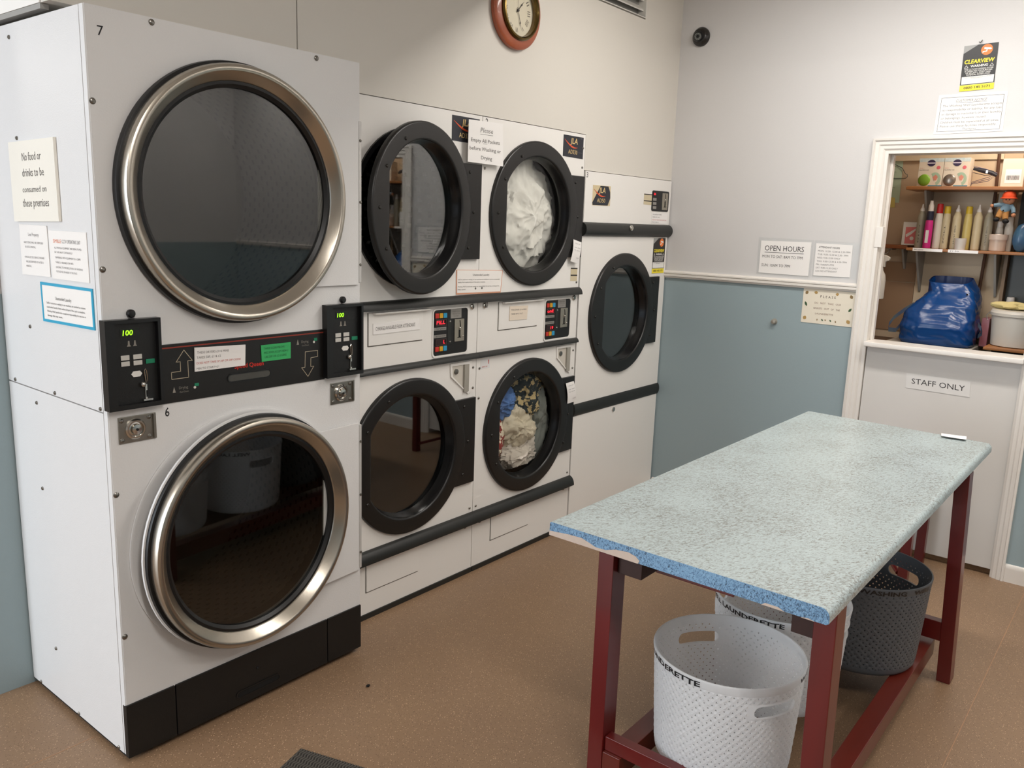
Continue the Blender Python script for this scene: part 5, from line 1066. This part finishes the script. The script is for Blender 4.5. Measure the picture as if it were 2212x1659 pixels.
crumple('yellow_cloth', 'pale yellow cloth heaped on the lid of the white tub', 'cloth', pm('yellow_cloth', '#cdbd84', 0.9), (2.325, -1.775, 1.308), (0.055, 0.075, 0.022), 31, 0.3, 2.5, crease=0.5, res=40)
bottle(2.499, -1.737, 1.1105, 0.031, 0.200, 0.032, pm('grey_bottle', '#9a9690', 0.35), WCAP, 0.020, 'grey bottle with a white cap behind the white tub', None)
tag(obj('detergent_tub', MB().prism(rbox(2.43, 2.53, 1.0605, 1.222, 0.01), 'y', -1.608, -1.650) if False else MB().box(2.43, 2.53, -1.662, -1.622, 1.0605, 1.220), pm('red_carton', '#a81f30', 0.45, var=0.3, vscale=12, color2='#c7a0a8'), None, 0.004), 'red detergent box between the blue bag and the white tub', 'box')
T = thing('spray_bottle', 'white trigger spray bottle behind the door jamb, under the short shelf', 'bottle', (2.30, -1.10, 1.285))
SP = pm('spray_white', '#d5cfc4', 0.35)
obj('body', MB().lathe([(0.030, 0.0), (0.033, 0.005), (0.033, 0.11), (0.028, 0.14), (0.014, 0.165), (0.013, 0.185)], (2.30, -1.090, 1.290), 'z', 24, True, True), SP, T)
obj('trigger_head', MB().prism([(-1.068, 1.473), (-1.112, 1.473), (-1.114, 1.505), (-1.132, 1.512), (-1.136, 1.530), (-1.110, 1.543), (-1.070, 1.543)], 'x', 2.288, 2.312), SP, T, 0.004)
tag(obj('hook_rail', MB().tube([(2.345, -1.120, 1.5795), (2.32, -1.110, 1.555), (2.30, -1.095, 1.545)], 0.003, 6).box(2.33, 2.42, -1.13, -1.11, 1.574, 1.5795), SCREW), 'small hook under the short shelf that holds the spray bottle', 'hook')

# ------------------------------------------------------------------ folding table
TT = thing('folding_table', 'long laundry folding table with a mottled pale blue laminate top and mahogany legs', 'table', (-0.1, -1.6, 0))
LAM = marble('mottled_laminate', [(0.42, '#777369'), (0.51, '#8f9491'), (0.58, '#a6b1b2'), (0.67, '#b5c2c3'), (0.75, '#b9c6c6'), (0.84, '#9ba6a6')], 0.30, 0.55)
EDG = marble('blue_mottled_edging', [(0.46, '#35495c'), (0.55, '#587b9c'), (0.64, '#7298b8'), (0.78, '#7fa4c2')], 0.4, 0.3)
zt, th = 0.86, 0.037
c0 = Vector((-1.068, -1.212)); c1 = Vector((-1.078, -1.972)); c2 = Vector((0.866, -1.970)); c3 = Vector((0.904, -1.222))
def tp(s, t): return c0*(1-s)*(1-t)+c1*(1-s)*t+c2*s*t+c3*s*(1-t)
def rail_profile(s):
    e = (c1-c0).length; out = []
    # across t: left lip, flat, rounded right nose
    for d, z in ((0.0, -th), (0.0, -0.004), (0.0015, -0.001), (0.004, 0.0)): out.append((tp(s, d/e), zt+z))
    for i in range(9):
        a = PI/2*i/8*1.35; r = 0.020; out.append((tp(s, 1-(r-r*math.sin(min(a, PI/2)))/e+0.0), zt-r+r*math.cos(a)))
    out.append((tp(s, 1.0), zt-th+0.004)); out.append((tp(s, 1-0.006/e), zt-th))
    return [(p.x, p.y, z) for p, z in out]
obj('tabletop', MB().loops([rail_profile(s) for s in (0, 0.25, 0.5, 0.75, 1)]), LAM, TT, angle=40)
# blue end edging follows the same profile
pr = rail_profile(0); o_ = [(p[0]-0.0018, p[1], p[2]) for p in pr]
obj('end_edging', MB().loops([o_, [(p[0]-0.0001, p[1], p[2]) for p in pr]]), EDG, TT, smooth=False)
CHIP = pm('bare_chipboard', '#cbb9ab', 0.8, var=0.2, vscale=60)
def chip(pts):
    mb = MB().loops([[(-1.0702-0.010*t, -1.212-0.760*t, zt-th+h) for t, h in pts], [(-1.0715-0.010*t, -1.212-0.760*t, zt-th+h) for t, h in pts]])
    obj('chipped_patch', mb, CHIP, TT, smooth=False)
chip([(0.0, 0.0), (0.0, 0.012), (0.03, 0.014), (0.08, 0.018), (0.14, 0.020), (0.17, 0.014), (0.20, 0.007), (0.24, 0.008), (0.28, 0.018), (0.33, 0.022), (0.36, 0.017), (0.375, 0.008), (0.37, 0.0)])
chip([(0.80, 0.0), (0.81, 0.006), (0.85, 0.006), (0.87, 0.0)]); chip([(0.92, 0.0), (0.94, 0.003), (0.96, 0.0)])
obj('underlay', MB().box(-1.0, 0.82, -1.93, -1.26, zt-th-0.004, zt-th), ENDGRAIN, TT)
def leg(x0, x1, y0, y1, slope=0.0):
    zt_ = zt-th-0.004
    def sh(z): return slope*(1-z/zt_)
    mb = MB().loops([[(x0, y0+sh(z), z), (x1, y0+sh(z), z), (x1, y1+sh(z), z), (x0, y1+sh(z), z)] for z in (0.0, zt_)])
    return obj('leg', mb, REDBR, TT, 0.003)
leg(-0.925, -0.855, -1.334, -1.284); leg(-0.935, -0.865, -1.949, -1.895, -0.014); leg(0.468, 0.538, -1.968, -1.920, -0.034); leg(0.47, 0.54, -1.330, -1.280)
# bottom rails, cross rails, centre slat
obj('long_rail', MB().box(-0.93, 0.535, -1.922, -1.862, 0.070, 0.140), REDBRH, TT, 0.003); obj('long_rail', MB().box(-0.925, 0.535, -1.395, -1.335, 0.070, 0.140), REDBRH, TT, 0.003)
obj('centre_rail', MB().box(-0.90, 0.53, -1.630, -1.570, 0.078, 0.140), REDBRH, TT, 0.003)
obj('cross_rail', MB().box(-0.928, -0.896, -1.895, -1.334, 0.158, 0.235) if False else MB().box(-0.915, -0.880, -1.894, -1.335, 0.1405, 0.185), REDBR, TT, 0.003)
obj('cross_rail', MB().box(0.472, 0.510, -1.952, -1.330, 0.158, 0.234), REDBR, TT, 0.003)
# top rails along the legs, with dark sawn ends, and battens under the top
obj('top_rail', MB().box(-0.902, 0.53, -1.412, -1.336, 0.694, zt-th-0.0045), ENDGRAIN, TT, 0.002); obj('top_rail', MB().box(-0.902, 0.53, -1.893, -1.834, 0.692, zt-th-0.0045), ENDGRAIN, TT, 0.002)
obj('batten', MB().box(-0.80, -0.745, -1.640, -1.400, 0.682, 0.74).box(-0.79, -0.755, -1.832, -1.414, 0.74, zt-th-0.0045), REDBR, TT, 0.003); obj('batten', MB().box(0.30, 0.355, -1.80, -1.43, 0.772, zt-th-0.0045), REDBR, TT, 0.003)
q = Quad((0.893, -1.778, 0.8612), (0.913, -1.869, 0.8612), (0.822, -1.884, 0.8612), (0.815, -1.795, 0.8612))
q.N = Vector((0, 0, 1)); mb = MB(); L = []
for i in range(9):
    v = i/8; b = 0.0008+0.010*max(0, v-0.55)*v+0.003*abs(math.sin(v*4)); L.append([q.p(0, v, b), q.p(0.5, v, b-0.0006), q.p(1, v, b), q.p(1, v, b+0.0008), q.p(0.5, v, b+0.0002), q.p(0, v, b+0.0008)])
mb.loops(L); tag(obj('receipt', mb, pm('bright_paper', '#f1efee', 0.6)), 'small curled white receipt lying at the far end of the folding table', 'receipt')
# wooden stool between the table and the staff door
ST_ = thing('wooden_stool', 'dark wooden stool mostly hidden beyond the folding table, in front of the staff door', 'stool', (1.5, -1.50, 0))
for x, y in ((1.30, -1.625), (1.665, -1.615), (1.30, -1.31), (1.665, -1.31)): obj('leg', MB().box(x-0.022, x+0.022, y-0.022, y+0.022, 0, 0.46), REDBR, ST_, 0.003)
obj('seat', MB().box(1.26, 1.69, -1.655, -1.28, 0.46, 0.49), REDBRH, ST_, 0.005)
obj('rail', MB().box(1.322, 1.643, -1.632, -1.606, 0.39, 0.45), REDBRH, ST_, 0.002); obj('stretcher', MB().tube([(1.30, -1.60, 0.06), (1.665, -1.33, 0.16)], 0.011, 8), REDBR, ST_)
obj('rail', MB().box(1.322, 1.643, -1.323, -1.297, 0.39, 0.45), REDBRH, ST_, 0.002)

# ------------------------------------------------------------------ laundry baskets
def basket(c, zb, zt_, rb, rt, m, ink, text_spans, handle_deg, label, group):
    T = thing('laundry_basket', label, 'basket', (c[0], c[1], zb), group)
    NC, NR = 120, 24; h0, h1 = zb+0.028, zt_-0.026
    def rad(z): t = (z-zb)/(zt_-zb); return rb+(rt-rb)*t**0.9
    def P(i, z, d=0.0): a = 2*PI*i/NC; r = rad(z)+d; return Vector((c[0]+r*math.cos(a), c[1]+r*math.sin(a), z))
    dz = (h1-h0)/NR; hw = 8; hr0, hr1 = NR-6, NR-2
    spans = [int(round(d/360*NC)) % NC for d in handle_deg]
    def in_handle(i, j):
        if not hr0 <= j < hr1: return False
        return any(((i-s+hw) % NC) < 2*hw for s in spans)
    grid = [[P(i+(0.0), h0+dz*j) for i in range(NC)] for j in range(NR+1)]
    def build_shell(off, flip):
        V = []; F = []
        idx = {}
        for j in range(NR+1):
            for i in range(NC): idx[(i, j)] = len(V); V.append(P(i, h0+dz*j, off))
        holes = []
        for j in range(NR):
            for i in range(NC):
                if in_handle(i, j): continue
                a, b, c_, d = idx[(i, j)], idx[((i+1) % NC, j)], idx[((i+1) % NC, j+1)], idx[(i, j+1)]
                up = ((i-(j % 2)) // 2) % 2 == 0
                if (i+j) % 2:
                    k = len(V); V.append(P(i+(0.35 if up else 0.65), h0+dz*(j+0.5), off+(0 if flip else 0.0016))); F += [(a, b, k), (b, c_, k), (c_, d, k), (d, a, k)]; continue
                tri = [(0.18, 0.26), (0.82, 0.26), (0.5, 0.78)] if up else [(0.5, 0.22), (0.82, 0.74), (0.18, 0.74)]
                k = len(V)
                rel = (0.0008, -0.0002, -0.0007) if up else (-0.0007, 0.0008, -0.0002)
                for (u_, v_), e in zip(tri, rel): V.append(P(i+u_, h0+dz*(j+v_), off+(e if not flip else 0)))
                if up: fs = [(a, b, k+1, k), (b, c_, k+2, k+1), (c_, d, k+2), (d, a, k, k+2)]
                else: fs = [(a, b, k), (b, c_, k+1, k), (c_, d, k+2, k+1), (d, a, k, k+2)]
                F += fs; holes.append((k, k+1, k+2))
        rings = []
        for s in spans:
            lo = [((s-hw+i) % NC, hr0) for i in range(2*hw+1)]+[((s+hw) % NC, hr0+j) for j in range(1, hr1-hr0+1)]+[((s+hw-i) % NC, hr1) for i in range(1, 2*hw+1)]+[((s-hw) % NC, hr1-j) for j in range(1, hr1-hr0)]
            ring = []
            for (i, j) in lo:
                di = ((i-s+NC//2) % NC)-NC//2; x = di/hw; y = (j-(hr0+hr1)/2)/((hr1-hr0)/2); zc = h0+dz*(hr0+hr1)/2
                A_ = 2*PI*rt/NC*(hw-1.6); Bz = dz*1.62; L_ = A_-Bz
                if abs(y) > 0.999:
                    qx = abs(x)*A_; fi = max(0.0, (qx-L_)/Bz)*PI/4
                    px, pz = math.copysign(min(qx, L_)+Bz*math.sin(fi), x), math.copysign(Bz*math.cos(fi), y)
                else: px, pz = math.copysign(L_+Bz*math.cos(y*PI/4), x), Bz*math.sin(y*PI/4)
                ring.append(len(V)); V.append(P(s+px/(2*PI*rt/NC), zc+pz, off+(0.003 if not flip else -0.001)))
            n = len(lo)
            for k in range(n): F.append((idx[lo[k]], idx[lo[(k+1) % n]], ring[(k+1) % n], ring[k]))
            rings.append(ring)
        return V, F, holes, rings, idx
    Vo, Fo, Ho, Ro, Io = build_shell(0.0, False); Vi, Fi, Hi, Ri, Ii = build_shell(-0.0032, True)
    n0 = len(Vo); V = Vo+Vi; F = Fo+[tuple(k+n0 for k in reversed(f)) for f in Fi]
    for a, b in zip(Ho, Hi):
        for k in range(3): F.append((a[k], a[(k+1) % 3], b[(k+1) % 3]+n0, b[k]+n0))
    for a, b in zip(Ro, Ri):
        for k in range(len(a)): F.append((a[k], a[(k+1) % len(a)], b[(k+1) % len(a)]+n0, b[k]+n0))
    body = obj('body', MB().add(V, F), m, T, angle=20)
    obj('rim', MB().lathe([(rad(h1)-0.0032, h1), (rad(h1), h1), (rad(h1)+0.0015, h1+0.002), (rt+0.003, zt_-0.004), (rt+0.002, zt_), (rt-0.002, zt_), (rt-0.003, zt_-0.004)], (c[0], c[1], 0), 'z', NC, wrap=True), m, T)
    obj('base', MB().lathe([(rad(h0), h0), (rb+0.001, zb+0.016), (rb-0.006, zb+0.005), (rb-0.016, zb), (0.001, zb), (0.001, zb+0.004), (rb-0.018, zb+0.004), (rb-0.008, zb+0.012), (rad(h0)-0.0032, h0)], (c[0], c[1], 0), 'z', NC), m, T)
    hh = 0.0155
    for (t, d0, d1) in text_spans:
        mb = MB()
        vs, fs = glyphs(t, 0.0, 0.03); x0 = min(v[0] for v in vs); x1 = max(v[0] for v in vs); out = []
        for v in vs:
            a = R(d0+(d1-d0)*(v[0]-x0)/(x1-x0)); z = zt_-0.0225+v[1]/CAP*hh+0.0015*math.sin(v[0]*5); t_ = (z-h1)/(zt_-h1); r = rad(h1)+0.0015+(rt+0.003-rad(h1)-0.0015)*t_+0.0010
            out.append((c[0]+r*math.cos(a), c[1]+r*math.sin(a), z))
        mb.add(out, fs)
        obj('handwriting', mb, ink, T, smooth=False)
    return T
def translucent(name, color, rough, fac):
    m = pm(name, color, rough); nt = NT(m); b = nt.n['Principled BSDF']; t = nt.new('ShaderNodeBsdfTranslucent'); t.inputs[0].default_value = lin(color)
    x = nt.new('ShaderNodeMixShader'); x.inputs[0].default_value = fac; nt.link(b.outputs[0], x.inputs[1]); nt.link(t.outputs[0], x.inputs[2]); nt.link(x.outputs[0], nt.n['Material Output'].inputs[0])
    return m
WB = translucent('white_basket_plastic', '#f8f9fa', 0.40, 0.58); GB = pm('charcoal_basket_plastic', '#55585c', 0.5)
basket((-0.690, -1.597), 0.1405, 0.472, 0.192, 0.213, WB, PEN, [('WASHING WELL', 266, 345), ('LAUNDERETTE', 116, 184)], (-118, 52), 'white perforated plastic laundry basket under the near end of the table', 'laundry baskets')
basket((-0.236, -1.580), 0.1405, 0.478, 0.194, 0.215, WB, PEN, [('WELL LAUNDERETTE', 116, 203)], (-80, 100), 'white perforated laundry basket behind the nearer white one under the table', 'laundry baskets')
basket((0.221, -1.716), 0.1405, 0.480, 0.196, 0.219, GB, pm('black_marker_on_grey', '#0d0d0f', 0.3), [('WASHING', 190, 232), ('WELL', 240, 264)], (-28, 152), 'charcoal perforated laundry basket under the far half of the table', 'laundry baskets')

# ------------------------------------------------------------------ floor bits
e1 = Vector((-0.957, -0.287)); e2 = Vector((0.30, -0.954)); m0 = Vector((-1.381, -0.509))
mb = MB(); nx, ny = 70, 90; W_, H_ = 0.62, 0.9
MATM = pm('grey_rubber_mat', '#57534d', 0.75)
for z0_ in (0,):
    P = [m0, m0+e1*W_, m0+e1*W_+e2*H_, m0+e2*H_]; mb.loops([[(p.x, p.y, 0.0003) for p in P], [(p.x, p.y, 0.004) for p in P]])
mt = tag(obj('floor_mat', mb, pm('dark_mat_backing', '#2b2825', 0.8)), 'dark grey wavy ribbed rubber mat at the bottom edge of the picture', 'mat')
mb = MB(); nrib = 92
for k in range(nrib):
    s = (k+0.5)/nrib*H_; pts = []
    L = []
    for i in range(145):
        t = i/144*W_; wv = 0.0022*math.sin(t*2*PI/0.026); p = m0+e1*t+e2*(s+wv); L.append(p)
    w_ = e2*0.0026
    mb.loops([[(p.x-w_.x, p.y-w_.y, 0.0035), (p.x-w_.x*.4, p.y-w_.y*.4, 0.0065), (p.x+w_.x*.4, p.y+w_.y*.4, 0.0065), (p.x+w_.x, p.y+w_.y, 0.0035)] for p in L])
obj('wavy_rib', mb, MATM, mt, kind='stuff')
tag(obj('lint_scrap', MB().ball((-1.00, -0.395, 0.005), 0.007, 10, 6, (1.2, 0.9, 0.6)), GAP), 'small black scrap of fluff on the floor near the big dryer', 'scrap')
